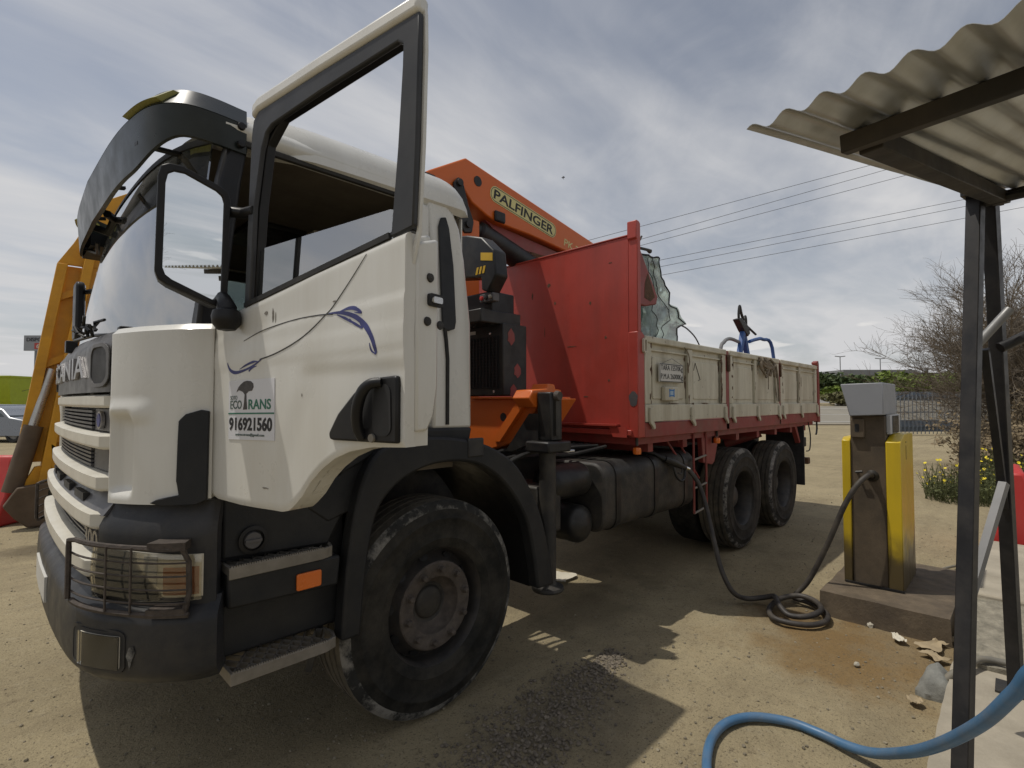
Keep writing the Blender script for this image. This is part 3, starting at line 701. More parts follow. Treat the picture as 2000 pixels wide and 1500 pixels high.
# corner panels: white, with a moulded channel
SEND = SL + .005
def corner_off(a, b):
    s, z = a, b
    edge = .010*sst(0, .03, a)
    ch = sst(.02, .10, a)*sst(.32, .25, a)*sst(.035, .09, b)*sst(.53, .46, b)
    lip = .012*sst(.43, .5, b)*sst(.60, .52, b)*sst(.0, .1, a)*sst(.55, .35, a)
    top = -.02*sst(.965, 1, b)
    wob = .001*noise.noise(Vector((a*3, b*4, 3)))
    return .012 + edge - .030*ch + lip + top + wob
def corner(sg):
    def zb(s): return 1.222 + .018*sst(SL*.86, SL, abs(s)) - .008
    def ztop(s): return lerp(1.845, 1.865, (abs(s)-SE)/(SEND-SE))
    return patch(sg*(SE+.018), sg*SEND, zb, ztop, corner_off, .05, 60, 60)
cp = obj('corner_panel', corner(1), 'white_paint', truck); cp2 = obj('corner_panel', corner(-1), 'white_paint', truck)
pl2 = [(SL-.098, 1.30), (SL-.09, 1.25), (SL-.16, 1.235), (SL-.185, 1.222), (SL-.14, 1.212), (SL-.04, 1.214), (SL-.006, 1.23), (SL-.004, 1.545), (SL-.03, 1.55), (SL-.075, 1.535), (SL-.095, 1.51)]
def dense(poly, n=6):
    out = []
    for i, p in enumerate(poly):
        q = poly[(i+1) % len(poly)]
        for k in range(n): out.append((lerp(p[0], q[0], k/n), lerp(p[1], q[1], k/n)))
    return out
for sg, par in ((1, cp), (-1, cp2)):
    obj('corner_guard', MB().prism(dense(pl2, 3), lambda a, b, d: (*plan(sg*a, .016 + d), b), 0, .022), 'dark_plastic', par, 0.006)

# lamp housing, headlamp, lamp guard
lampo = lambda a, b: .02 + .035*(1-b)*0 + .0
for sg in (1, -1):
    hs = obj('lamp_housing', patch(sg*(SE+.005), sg*(SL+.03), .86, 1.22, lambda a, b: .035 - .045*sst(.72, 1, b), .06, 30, 12), 'bumper_plastic', truck)
    s0, s1 = SE+.02, SL-.012
    hl = obj('headlamp', patch(sg*s0, sg*(s1), .895, lambda s: 1.062 - .02*sst(SE, SL, abs(s)), .038, .004, 24, 8), 'lamp_inner', hs)
    obj('turn_lens', patch(sg*(s1-.115), sg*(s1-.012), .905, 1.0, .043, .004, 8, 4), 'lamp_amber', hl)
    obj('reflector', patch(sg*(s0+.06), sg*(s0+.16), .92, .99, .043, .003, 8, 4), 'chrome', hl)
    obj('reflector', patch(sg*(s0+.19), sg*(s0+.235), .915, 1.04, .043, .003, 4, 4), 'pump_light', hl)
    obj('headlamp_lens', patch(sg*s0, sg*s1, .89, lambda s: 1.066 - .02*sst(SE, SL, abs(s)), lambda a, b: .058 + .008*sin(pi*b), .004, 24, 8), 'lamp_glass', hl)
    gd = MB()
    def gp_(s, o, z): return Vector((*plan(sg*s, o-.02), z))
    def hbar(z, o, a, b, r, mb_=gd): mb_.tube([gp_(lerp(a, b, i/14), o, z - .012*i/14) for i in range(15)], r, 6)
    ga, gb = SE-.05, SL-.06
    lg_ = obj('lamp_guard', MB().tube([gp_(ga, .12, z) for z in (.88, .90, 1.06, 1.085)] + [gp_(lerp(ga, gb, i/14), .11, 1.09 - .012*i/14) for i in range(1, 15)], .009, 6), 'guard_steel', hs)
    obj('guard_bottom', MB().tube([gp_(lerp(ga, gb+.02, i/14), .11, .872 - .02*i/14) for i in range(15)], .010, 6), 'guard_steel', lg_)
    obj('guard_side', MB().tube([gp_(gb, .11, 1.078), gp_(gb+.015, .10, 1.03), gp_(gb+.018, .10, .92), gp_(gb+.005, .11, .852)], .009, 6), 'guard_steel', lg_)
    for z in (1.04, .995, .95, .905):
        m_ = MB(); hbar(z, .112, ga, gb+.015, .0036, m_); obj('guard_wire', m_, 'guard_steel', lg_)
    for s in (lerp(ga, gb, .45), lerp(ga, gb, .66)):
        obj('guard_wire', MB().tube([gp_(s, .118, 1.085), gp_(s, .118, .865)], .0036, 6), 'guard_steel', lg_)
    for z in (1.085, .862):
        obj('guard_clamp', patch(sg*(gb-.085), sg*(gb+.01), z-.014, z+.014, .098, .06, 4, 1), 'guard_steel', lg_)

# bumper
def bump_off(a, b): return .070 + .012*sin(pi*b) - .05*sst(.80, 1, b) - .035*sst(.16, 0, b)
def bz0(s): return .605 - .045*sst(SL*1.0, 0, abs(s))
def bz1(s): return .885 + .045*sst(SL*.95, .2, abs(s))
bm_ = obj('bumper', patch(-(SL+.045), SL+.045, bz0, bz1, bump_off, .10, 90, 16), 'bumper_plastic', truck)
for sg in (1, -1):
    s0, s1 = SE-.045, SE+.185
    q = rrect(0, 1, 0, 1, .16, 4)
    fo = MB(); fo.ring(q, [(lerp(.5, a, .90), lerp(.5, b, .86)) for a, b in q], lambda a, b, d: (*plan(sg*lerp(s0, s1, a), .079 + d), lerp(.655, .80, b)), 0, .006)
    fl = obj('fog_lamp_surround', fo, 'bumper_plastic', bm_)
    obj('fog_lamp_recess', patch(sg*(s0+.008), sg*(s1-.008), .662, .793, .0835, .006, 12, 4), 'black_print', bm_)
    obj('fog_lamp', patch(sg*(s0+.06), sg*(s1-.016), .674, .780, .088, .008, 10, 4), 'lamp_inner', bm_)
    obj('fog_lens', patch(sg*(s0+.055), sg*(s1-.014), .672, .782, .094, .004, 10, 4), 'lamp_glass', bm_)
obj('bumper_scrape', MB().prism([(0, .3), (.3, .9), (.8, 1), (1, .6), (.7, .1), (.4, -.6), (.25, .0)], lambda a, b, d: (*plan(SE+.19 + a*.03, .0835 + d), .70 + b*.05), 0, .002), 'tyre_scuff', bm_)
obj('number_plate', patch(-.26, .26, .70, .81, .090, .01, 10, 2), 'plate_white', bm_)

# step well behind the bumper
def NY(y): return XZ(y)
sw_ = obj('step_well', MB().box(-1.015, -.50, -1.13, -.6, .60, 1.225), 'dark_plastic', truck, 0.006)
obj('step_side_panel', MB().prism([(-1.012, .985), (-.595, .965), (-.52, 1.10), (-.50, 1.225), (-1.012, 1.225)], XZ(-1.135), 0, .05), 'dark_plastic', sw_, 0.012)
obj('bumper_end_gap', MB().box(-1.03, -1.016, -1.19, -1.0, .60, 1.20), 'black_print', sw_)
cpz = MB(); cpz.lathe([(.040, 0), (.052, 0), (.054, .012), (.040, .014), (.039, .002)], (-.905, -1.186, 1.045), (0, -1, 0), 28); obj('filler_ring', cpz, 'black_frame', sw_)
cpz = MB(); cpz.lathe([(.0005, .012), (.030, .012), (.034, .006), (.034, -.004)], (-.905, -1.186, 1.043), (0, -1, 0), 24); cpz.box(-.935, -.875, -1.206, -1.19, 1.038, 1.048); obj('filler_cap', cpz, 'grey_panel', sw_)
obj('step_fascia', MB().prism([(-1.005, .815), (-.575, .80), (-.565, .925), (-1.008, .945)], XZ(-1.14), 0, .10), 'dark_plastic', sw_, 0.012)
obj('side_marker', MB().prism(rrect(-.757, -.655, .822, .888, .008, 3), XZ(-1.24), 0, .012), 'amber', sw_, 0.003)
obj('lower_well_panel', MB().box(-.995, -.53, -1.15, -1.10, .62, .80), 'dark_plastic', sw_)
for zc, x0, x1, yo in ((.948, -1.005, -.58, -1.25), (.573, -1.0, -.57, -1.27)):
    stp = MB(); q = [(x0, yo), (x1-.07, yo), (x1-.02, yo+.02), (x1, yo+.08), (x1-.03, -1.04), (x0, -1.04)]
    inn = [(x0+.012, yo+.012), (x1-.075, yo+.012), (x1-.03, yo+.03), (x1-.014, yo+.085), (x1-.04, -1.055), (x0+.012, -1.055)]
    stp.ring(q, inn, lambda a, b, d: (a, b, d), zc-.022, zc+.022)
    stp_o = obj('step', stp, 'step_alloy', sw_, 0.002)
    n_ = 9
    for i in range(n_):
        for sgn in (1, -1):
            xa = x0 + .01 + (x1-x0-.05)*i/(n_-1); xb = xa + sgn*.13
            p = Vector((xa, yo+.012, zc)); q_ = Vector((xb, -1.05, zc))
            if xb < x0+.01: t = (x0+.01-xa)/(xb-xa); q_ = p.lerp(q_, t)
            if xb > x1-.04: t = max(0, (x1-.04-xa)/(xb-xa)); q_ = p.lerp(q_, t)
            if (q_-p).length > .03: obj('grid_bar', MB().bar(p, q_, .006, .034), 'step_alloy', stp_o)
    tt = MB()
    for i in range(40):
        x = lerp(x0+.01, x1-.07, i/39); tt.box(x-.003, x+.003, yo+.001, yo+.009, zc+.020, zc+.027); tt.box(x-.003, x+.003, -1.053, -1.043, zc+.020, zc+.027)
    kind(obj('step_teeth', tt, 'step_alloy', stp_o), 'stuff')
obj('step_bracket', MB().bar((-.60, -1.12, .60), (-.64, -1.1, .42), .045, .03), 'grimy_steel', sw_, 0.004)

# front mudguard
outer = [(-.565, .56), (-.545, .85), (-.505, 1.12), (-.44, 1.30), (-.33, 1.385), (-.10, 1.405), (.15, 1.375), (.34, 1.315), (.50, 1.215), (.63, 1.05), (.72, .877), (.79, .66), (.835, .45)]
inner = [(-.475, .56), (-.455, .80), (-.42, 1.02), (-.36, 1.14), (-.24, 1.225), (-.07, 1.27), (.13, 1.262), (.28, 1.21), (.41, 1.115), (.52, .99), (.60, .85), (.65, .66), (.685, .46)]
oc = [(p.x, p.y) for p in smooth_curve([(a, b, 0) for a, b in outer], 4)]; ic = [(p.x, p.y) for p in smooth_curve([(a, b, 0) for a, b in inner], 4)]
mg = pair('mudguard', MB().strip(oc, ic, XZ(-1.17), 0, .085), 'dark_plastic', truck, 0.014)[0]
pair('mudguard_liner', MB().strip([(lerp(c[0], a[0], .35), lerp(c[1], a[1], .35)) for a, c in zip(oc, ic)], ic, XZ(-.62), 0, .56), 'black_frame', truck)
pair('mudguard_joint', MB().box(.13, .24, -1.262, -1.24, 1.285, 1.385), 'bumper_plastic', truck, 0.008)
pair('mudguard_top_cover', MB().prism([(-.46, 1.30), (-.30, 1.39), (.18, 1.36), (.20, 1.44), (-.08, 1.445), (-.42, 1.43), (-.56, 1.26)], XZ(-1.05), 0, .16), 'dark_plastic', truck, 0.012)
pair('sill_skirt', MB().prism([(-.60, 1.06), (-.47, 1.10), (-.43, 1.30), (-.30, 1.41), (-.42, 1.43), (-.56, 1.25), (-.68, 1.225), (-.69, 1.13)], XZ(-1.02), 0, .17), 'dark_plastic', truck, 0.01)

# ---- open driver's door (hinged at its front edge, swung out about 80 degrees)
HG = Vector((-.991, -1.208, 0)); DA = radians(80); DT = Vector((cos(DA), -sin(DA), 0)); DN = Vector((-sin(DA), -cos(DA), 0))
def DF(s, z, d=0.0): p = HG + DT*s + DN*d; return (p.x, p.y, z)
low = [(.0, 1.855), (-.006, 1.70), (-.012, 1.50), (-.012, 1.30), (.0, 1.245), (.05, 1.232), (.20, 1.228), (.44, 1.232), (.478, 1.24), (.505, 1.258), (.545, 1.29), (.59, 1.34), (.64, 1.38), (.70, 1.415), (.77, 1.44), (.86, 1.456), (.985, 1.462), (.988, 1.60), (.988, 1.98), (.984, 2.02), (.92, 2.014), (.60, 1.972), (.20, 1.909), (.08, 1.885)]
# skin with crease lines: build as a dense shell over the outline by columns
def interp(pts, x):
    for (a, b), (c, d) in zip(pts, pts[1:]):
        if a <= x <= c: return b + (d-b)*(x-a)/(c-a) if c > a else b
    return pts[-1][1] if x > pts[-1][0] else pts[0][1]
bot = [(-.012, 1.26), (.0, 1.243), (.05, 1.232), (.20, 1.228), (.44, 1.232), (.478, 1.24), (.505, 1.258), (.545, 1.29), (.59, 1.34), (.64, 1.38), (.70, 1.415), (.77, 1.44), (.86, 1.456), (.99, 1.462)]
topl = [(-.012, 1.852), (.08, 1.885), (.20, 1.909), (.60, 1.972), (.92, 2.014), (.99, 2.022)]
def skin(d0):
    def f(a, b):
        s = lerp(-.012, .99, a); z0, z1 = interp(bot, s), interp(topl, s); z = lerp(z0, z1, b)
        d = d0
        zc = 1.80 + .055*s; d -= .004*sst(zc-.008, zc+.012, z)            # upper crease
        z2 = 1.695 + .03*s; d += .002*sst(z2-.010, z2+.010, z) - .002*sst(z2+.05, z2+.07, z)
        pk = sst(.50, .62, s + .55*(1.62-z)*(1 if z < 1.62 else 0))*sst(1.70, 1.655, z); d -= .005*pk*(1 if d0 > .05 else 0)   # dished area round the handle
        d -= .012*sst(.975, 1, b) + .006*sst(.015, 0, b) + .006*sst(.010, 0, a)
        d += .0008*noise.noise(Vector((s*5, z*5, 1)))
        return DF(s, z, d)
    return f
door = obj('driver_door', MB().shell(skin(.075), skin(.035), 70, 50), 'white_paint', truck, label='white driver door swung wide open with company sticker and blue tribal stripe')
obj('door_inner_panel', MB().prism(low, lambda a, b, d: DF(a, b, d), -.02, .034), 'white_paint', door)
obj('door_rear_edge', MB().prism([(.034, 1.50), (.034, 2.0), (-.05, 2.03), (-.05, 1.62), (-.035, 1.54), (-.01, 1.50)], lambda a, b, d: DF(.955 + d, b, a), 0, .040), 'white_paint', door, 0.008)
obj('door_shut_flange', MB().prism([(.034, 1.60), (.034, 2.02), (-.055, 2.05), (-.085, 1.94), (-.085, 1.70), (-.06, 1.60)], lambda a, b, d: DF(.94 + d, b, a), 0, .018), 'white_paint', door, 0.006)
for z, o in ((1.915, -.015), (1.795, -.005), (1.79, -.055)):
    obj('door_bolt', MB().lathe([(.0005, .006), (.011, .005), (.013, 0)], DF(.996, z, o), tuple(DT), 12), 'grimy_steel', door)
obj('door_latch', MB().prism(rrect(-.06, -.005, 1.838, 1.872, .008, 3), lambda a, b, d: DF(.995 + d, b, a), 0, .01), 'black_print', door)
obj('latch_bolt', MB().prism(rrect(-.045, -.01, 1.845, 1.862, .005, 3), lambda a, b, d: DF(1.004 + d, b, a), 0, .012), 'chrome', door)
# window frame
fo_ = [(.190, 1.905), (.205, 2.25), (.218, 2.50), (.228, 2.555), (.26, 2.577), (.60, 2.588), (.99, 2.594), (1.028, 2.594), (1.027, 2.50), (1.020, 2.25), (1.010, 2.035), (.92, 2.020)]
fi_ = [(.226, 1.922), (.245, 2.25), (.285, 2.44), (.31, 2.49), (.345, 2.508), (.60, 2.528), (.945, 2.545), (.968, 2.53), (.966, 2.47), (.950, 2.25), (.928, 2.033), (.915, 2.028)]
fr = obj('window_frame', MB().strip(fo_, fi_, lambda a, b, d: DF(a, b, d), .046, .064), 'frame_plastic', door, 0.006)
# white outer cap of the frame and its inner return
ca = [(.205, 2.25), (.218, 2.505), (.226, 2.56), (.26, 2.58), (.60, 2.591), (1.028, 2.597)]
cb_ = [(.196, 2.25), (.207, 2.51), (.222, 2.60), (.26, 2.622), (.60, 2.633), (1.026, 2.640)]
obj('frame_cap', MB().strip(ca[2:], cb_[2:], lambda a, b, d: DF(a, b + (.008 if b > 2.597 else 0), d - .12*max(0, b-2.59)), .028, .072), 'white_paint', door, 0.012)
obj('frame_return', MB().strip([(1.020, 2.636), (1.022, 2.5), (1.016, 2.25), (1.004, 2.03), (.98, 1.96)], [(1.032, 2.60), (1.034, 2.5), (1.027, 2.25), (1.014, 2.02), (.99, 1.94)], lambda a, b, d: DF(a, b, d), .034, .045), 'white_paint', door, 0.002)
obj('frame_inner', MB().strip([(.20, 1.92), (.215, 2.25), (.245, 2.50), (.30, 2.56), (1.01, 2.58), (1.008, 2.3), (.99, 2.03)], [(.222, 1.92), (.250, 2.25), (.29, 2.46), (.37, 2.525), (1.0, 2.562), (.998, 2.25), (.975, 2.03)], lambda a, b, d: DF(a, b, d), .014, .045), 'black_frame', door, 0.006)
obj('door_window', MB().prism([(.225, 1.90), (.247, 2.100), (.27, 2.106), (.90, 2.106), (.925, 2.098), (.93, 2.06), (.925, 2.0), (.6, 1.95)], lambda a, b, d: DF(a, b, d), .036, .041), 'door_glass', door)
obj('belt_seal', MB().bar(DF(.20, 1.912, .064), DF(.925, 2.022, .064), .012, .016), 'rubber', door)
# handle recess, grab handle, lock
hp = [(.976, 1.472), (.715, 1.470), (.700, 1.472), (.695, 1.49), (.735, 1.545), (.80, 1.60), (.835, 1.625), (.86, 1.638), (.90, 1.643), (.96, 1.647), (.974, 1.645), (.976, 1.63)]
hr = obj('handle_recess', MB().prism(dense(hp, 2), lambda a, b, d: DF(a, b, .055 + d), 0, .028), 'black_frame', door, 0.006)
obj('handle_hollow', MB().prism(rrect(.885, .955, 1.49, 1.625, .025, 5), lambda a, b, d: DF(a - .03*(b-1.55), b, .0835 + d), 0, .002), 'black_print', hr)
gh = smooth_curve([DF(.845, 1.480, .085), DF(.842, 1.51, .098), DF(.852, 1.56, .108), DF(.872, 1.605, .108), DF(.895, 1.626, .10), DF(.92, 1.630, .085)], 5)
obj('grab_handle', MB().tube(gh, [.0125 + .003*sin(pi*i/(len(gh)-1)) for i in range(len(gh))], 10), 'black_frame', hr)
obj('lock_cylinder', MB().lathe([(.0005, .006), (.011, .006), (.012, 0)], DF(.885, 1.483, .084), tuple(DN), 16), 'step_alloy', hr)
# sticker
def DS(d0=.0765): return lambda a, b, d: DF(a, b, d0 + d)
stk = obj('company_sticker', MB().prism([(.128, 1.448), (.412, 1.455), (.408, 1.655), (.124, 1.650)], DS(.0745), 0, .0030), 'sticker', door)
T0 = .0778
def TX(s0, z0): return lambda a, b, d: DF(s0 + a, z0 + b + .015*a, T0 + d)
text('sticker_word', 'SOTO', TX(.138, 1.585), .014, 'greygreen_print', stk, width=.045, depth=.0008)
text('sticker_word', 'ECO', TX(.138, 1.553), .030, 'greygreen_print', stk, width=.075, depth=.0008, bold=.018)
text('sticker_word', 'RANS', TX(.256, 1.553), .034, 'green_print', stk, width=.135, depth=.0008, bold=.018)
text('sticker_word', '916921560', TX(.132, 1.479), .046, 'black_print', stk, width=.268, depth=.0008, bold=.035)
text('sticker_word', 'sotoecotrans@gmail.com', TX(.175, 1.460), .0125, 'greygreen_print', stk, width=.18, depth=.0008, bold=.01)
obj('sticker_line', MB().prism([(.126, 1.535), (.410, 1.540), (.410, 1.545), (.126, 1.540)], DS(T0), 0, .0008), 'green_print', stk)
tr_ = [(.222, 1.552), (.248, 1.553), (.243, 1.585), (.241, 1.606), (.256, 1.614), (.276, 1.616), (.286, 1.628), (.283, 1.640), (.268, 1.648), (.245, 1.650), (.225, 1.647), (.205, 1.638), (.190, 1.628), (.178, 1.612), (.192, 1.618), (.205, 1.616), (.220, 1.612), (.231, 1.603), (.228, 1.575)]
obj('sticker_tree', MB().prism(tr_, DS(T0), 0, .0008), 'tree_print', stk)
# tribal pinstripes
def crv(pts): return [DF(s, z, .0735 + dd) for s, z, dd in pts]
def stripe(name, pts, ws_, m):
    c = smooth_curve([(a, b, 0) for a, b in pts], 10); n_ = len(c); A, B = [], []
    for i, p in enumerate(c):
        d = (c[min(i+1, n_-1)] - c[max(i-1, 0)]).normalized(); nn = Vector((-d.y, d.x, 0))
        t = i/(n_-1)*(len(ws_)-1); k_ = min(int(t), len(ws_)-2); w = lerp(ws_[k_], ws_[k_+1], t-k_)
        A.append((p.x + nn.x*w, p.y + nn.y*w)); B.append((p.x - nn.x*w, p.y - nn.y*w))
    def f(a, b, d):
        e = skin(.075)((a+.012)/1.002, (b-interp(bot, a))/(interp(topl, a)-interp(bot, a))); q = Vector(e) + DN*(d + .0006); return tuple(q)
    obj(name, MB().strip(A, B, f, 0, .0008), m, door, smooth=0)
def dz(px, py): return None
stripe('pinstripe', [(.215, 1.786), (.34, 1.815), (.50, 1.833), (.62, 1.836), (.70, 1.832)], [.0008, .0014, .0016, .0016, .002], 'black_print')
stripe('pinstripe', [(.84, 1.985), (.76, 1.91), (.66, 1.83), (.54, 1.77), (.42, 1.735), (.32, 1.718)], [.0008, .0013, .0015, .0018, .0018, .002], 'black_print')
stripe('tribal_mark', [(.68, 1.836), (.74, 1.832), (.80, 1.815), (.845, 1.785), (.872, 1.75), (.885, 1.715), (.882, 1.705)], [.001, .005, .007, .008, .007, .005, .0005], 'blue_print')
stripe('tribal_mark', [(.73, 1.836), (.77, 1.842), (.80, 1.838), (.825, 1.824), (.795, 1.828)], [.0005, .005, .006, .003, .0005], 'blue_print')
stripe('tribal_mark', [(.72, 1.828), (.755, 1.815), (.785, 1.802), (.775, 1.812)], [.001, .004, .003, .0005], 'blue_print')
stripe('tribal_mark', [(.76, 1.815), (.80, 1.795), (.83, 1.782), (.82, 1.795)], [.001, .004, .003, .0005], 'blue_print')
stripe('tribal_mark', [(.882, 1.708), (.868, 1.718), (.862, 1.738)], [.001, .003, .0005], 'blue_print')
stripe('tribal_mark', [(.112, 1.716), (.125, 1.692), (.16, 1.680), (.215, 1.685), (.28, 1.70), (.34, 1.722)], [.0005, .005, .006, .004, .003, .001], 'blue_print')
stripe('tribal_mark', [(.19, 1.690), (.23, 1.702), (.28, 1.712), (.31, 1.712)], [.0005, .003, .004, .0005], 'blue_print')
stripe('tribal_mark', [(.25, 1.682), (.27, 1.692), (.30, 1.698)], [.003, .003, .0005], 'blue_print')
for i, (s_, z_, w_, h_) in enumerate(((.385, 1.86, .006, .022), (.40, 1.85, .002, .018), (.345, 1.87, .012, .006), (.55, 1.60, .002, .006), (.36, 1.30, .02, .003), (.70, 1.87, .008, .003))):
    rnd = random.Random(i+90); obj('scuff_mark', MB().prism([(s_ + w_*cos(t*pi/5)*rnd.uniform(.5, 1.2), z_ + h_*sin(t*pi/5)*rnd.uniform(.5, 1.2)) for t in range(10)], lambda a, b, d: tuple(Vector(skin(.075)((a+.012)/1.002, (b-interp(bot, a))/(interp(topl, a)-interp(bot, a)))) + DN*(d + .0005)), 0, .0007), 'step_alloy', door, smooth=0)
# mirror on the door
def DM(s, z, d): return DF(s, z, d + .07)
mf = lambda a, b, d: DM(.10 + d + .30*(a-.12)*0, b, a)
mo = [(.018, 1.925), (.028, 1.912), (.05, 1.910), (.19, 1.965), (.212, 1.98), (.222, 2.005), (.222, 2.31), (.215, 2.345), (.195, 2.358), (.16, 2.36), (.05, 2.325), (.028, 2.31), (.020, 2.285)]
cx_, cz_ = .12, 2.14
mi_ = [(lerp(cx_, a, .80), lerp(cz_, b, .895)) for a, b in mo]
MT = radians(-12); MNN = DT*cos(MT) - DN*sin(MT); ME = DN*cos(MT) + DT*sin(MT); MC = HG + DT*.10 + DN*.19
def MF(a, b, d): p = MC + ME*(a-cx_)*1.06 + MNN*(d + .08*(b-cz_)); return (p.x, p.y, b)
mr = obj('door_mirror', MB().prism(mo, lambda a, b, d: MF(lerp(cx_, a, 1 + 1.6*min(0, d)), lerp(cz_, b, 1 + .25*min(0, d)), d), -.075, -.004), 'black_frame', door, 0.018)
obj('mirror_rim', MB().ring(mo, mi_, lambda a, b, d: MF(a, b, d), -.004, .008), 'black_frame', mr, 0.004)
obj('mirror_glass', MB().prism(mi_, lambda a, b, d: MF(a, b, d - .003), 0, .004), 'mirror_glass', mr)
ma = MB(); ma.tube([MF(.03, 2.255, -.03), DF(.15, 2.25, .05), DF(.235, 2.24, .055)], .019, 10)
obj('mirror_arm', ma, 'black_frame', mr)
ma = MB(); ma.tube([MF(.03, 1.97, -.05), DM(.13, 1.93, .03), DM(.165, 1.90, .04), DM(.175, 1.872, .045)], [.020, .024, .032, .028], 12)
obj('mirror_foot', ma, 'black_frame', mr, 0.0)
ma = MB(); ma.lathe([(.001, -.050), (.028, -.045), (.044, -.025), (.047, .0), (.042, .02), (.022, .03), (.001, .032)], DM(.175, 1.868, .045), (0, 0, 1), 20)
obj('mirror_base', ma, 'black_frame', mr)
# closed passenger door, far mirror
pd = obj('passenger_door', MB().box(-1.03, -.08, 1.14, 1.20, 1.26, 1.90), 'white_paint', truck, 0.015)
obj('passenger_window_frame', MB().ring([(-1.0, 1.901), (-.08, 1.901), (-.08, 2.61), (-.94, 2.61)], [(-.94, 1.93), (-.13, 1.93), (-.13, 2.55), (-.89, 2.55)], lambda a, b, d: (a, 1.15+d, b), -.02, .03), 'frame_plastic', pd)
obj('passenger_window', MB().box(-.95, -.12, 1.148, 1.153, 1.92, 2.56), 'door_glass', pd)
fm = obj('far_mirror', MB().prism(rrect(-.10, .10, -.21, .21, .05, 4), lambda a, b, d: (-1.18 + d, 1.46 + a, 2.22 + b), -.05, .0), 'black_frame', truck, 0.015)
obj('far_mirror_glass', MB().prism(rrect(-.085, .085, -.19, .19, .04, 4), lambda a, b, d: (-1.18 + d, 1.46 + a, 2.22 + b), .001, .004), 'mirror_glass', fm)
obj('far_mirror_arm', MB().tube([(-1.17, 1.40, 2.36), (-1.10, 1.20, 2.36)], .018, 8), 'black_frame', fm)
obj('far_mirror_arm', MB().tube([(-1.17, 1.40, 2.05), (-1.10, 1.20, 2.02)], .018, 8), 'black_frame', fm)

# ---- wheels
def wheel(kind_, x, yc, z=.535):
    c = (x, yc, z); ax = (0, -1, 0)
    def L(prof, m, name, par, n=64, bev=0, sm=38): return obj(name, MB().lathe(prof, c, ax, n), m, par, bev, sm)
    w = L([(.292, -.14), (.33, -.150), (.40, -.158), (.47, -.156), (.505, -.148)], 'tyre', kind_ + '_wheel', truck)
    L([(.292, .14), (.305, .147), (.335, .152), (.343, .155), (.348, .153), (.40, .159), (.435, .1595), (.438, .1615), (.445, .1615), (.448, .159), (.475, .156), (.49, .152)], 'tyre', 'sidewall', w)
    L([(.49, .152), (.505, .148), (.522, .139), (.533, .128)], 'tyre_scuff', 'shoulder', w, 72)
    tp = [(.505, -.148), (.525, -.138), (.533, -.128)]
    for g0 in (-.085, -.03, .03, .085):
        tp += [(.538, g0-.010), (.522, g0-.007), (.522, g0+.007), (.538, g0+.010)]
    tp += [(.533, .128)]
    L(tp, 'tyre_tread', 'tread', w, 72)
    if kind_ == 'front':
        r = L([(.292, -.13), (.286, .0), (.284, .08), (.290, .115), (.303, .132), (.303, .140), (.295, .138), (.280, .112), (.276, .07), (.270, .045), (.262, .050), (.245, .065), (.228, .095), (.220, .118)], 'rim_steel', 'rim', w)
        h = L([(.222, .10), (.220, .122), (.213, .128), (.150, .128), (.142, .122), (.136, .09), (.10, .055), (.001, .05)], 'hub_rust', 'hub_ring', w)
        L([(.138, .080), (.11, .058), (.085, .055), (.080, .064), (.066, .070), (.02, .073), (.001, .073)], 'grimy_steel', 'hub_cap', w, 40)
        for i in range(10):
            a = 2*pi*i/10 + .2
            p = (x + .182*cos(a), yc, z + .182*sin(a)); obj('wheel_nut', MB().lathe([(.021, .126), (.021, .132), (.017, .134), (.016, .155), (.011, .16), (.001, .16)], p, ax, 6), 'hub_rust', w)
            a += .31; cc = Vector((x + .246*cos(a), yc, z + .246*sin(a)))
            e1 = Vector((-sin(a), 0, cos(a))); e2 = Vector((cos(a), 0, sin(a)))
            obj('vent_hole', MB().prism([(cos(t*pi/8), sin(t*pi/8)) for t in range(16)], lambda u, v, d: tuple(cc + e1*u*.026 + e2*v*.014 + Vector((0, -.055 - d - .010*(1-v), 0))), 0, .012), 'black_print', w)
        L([(.001, -.13), (.29, -.13)], 'black_frame', 'brake_back', w, 32)
    else:
        L([(.292, .13), (.300, .142), (.306, .146), (.306, .138), (.298, .130), (.285, .11), (.280, -.02), (.27, -.10), (.25, -.115), (.17, -.10), (.16, -.10), (.155, -.05), (.12, -.045), (.115, .03), (.09, .045), (.001, .045)], 'rim_steel', 'rim', w)
        for i in range(10):
            a = 2*pi*i/10; p = (x + .20*cos(a), yc, z + .20*sin(a)); obj('wheel_nut', MB().lathe([(.020, -.10), (.018, -.07), (.001, -.068)], p, ax, 6), 'rim_steel', w)
        # inner twin tyre
        c = (x, yc + .345, z)
        L([(.292, -.14), (.33, -.150), (.40, -.158), (.47, -.156), (.505, -.148), (.525, -.138), (.538, -.11), (.538, .11), (.525, .138), (.505, .148), (.47, .156), (.40, .158), (.33, .150), (.292, .14), (.27, 0), (.292, -.14)], 'tyre', 'inner_tyre', w, 48)
    return w
fw = wheel('front', 0.0, -1.04)
rw = wheel('rear', 4.13, -1.04)
rw2 = dup(rw, truck, (1.35, 0, 0))
for src, x0 in ((fw, 0.0), (rw, 4.13), (rw2, 5.48)):
    c = dup(src, truck); c.rotation_euler = (0, 0, pi); c.location = (2*4.13 if src is rw else (2*4.13+1.35 if src is rw2 else 0), 0, 0)

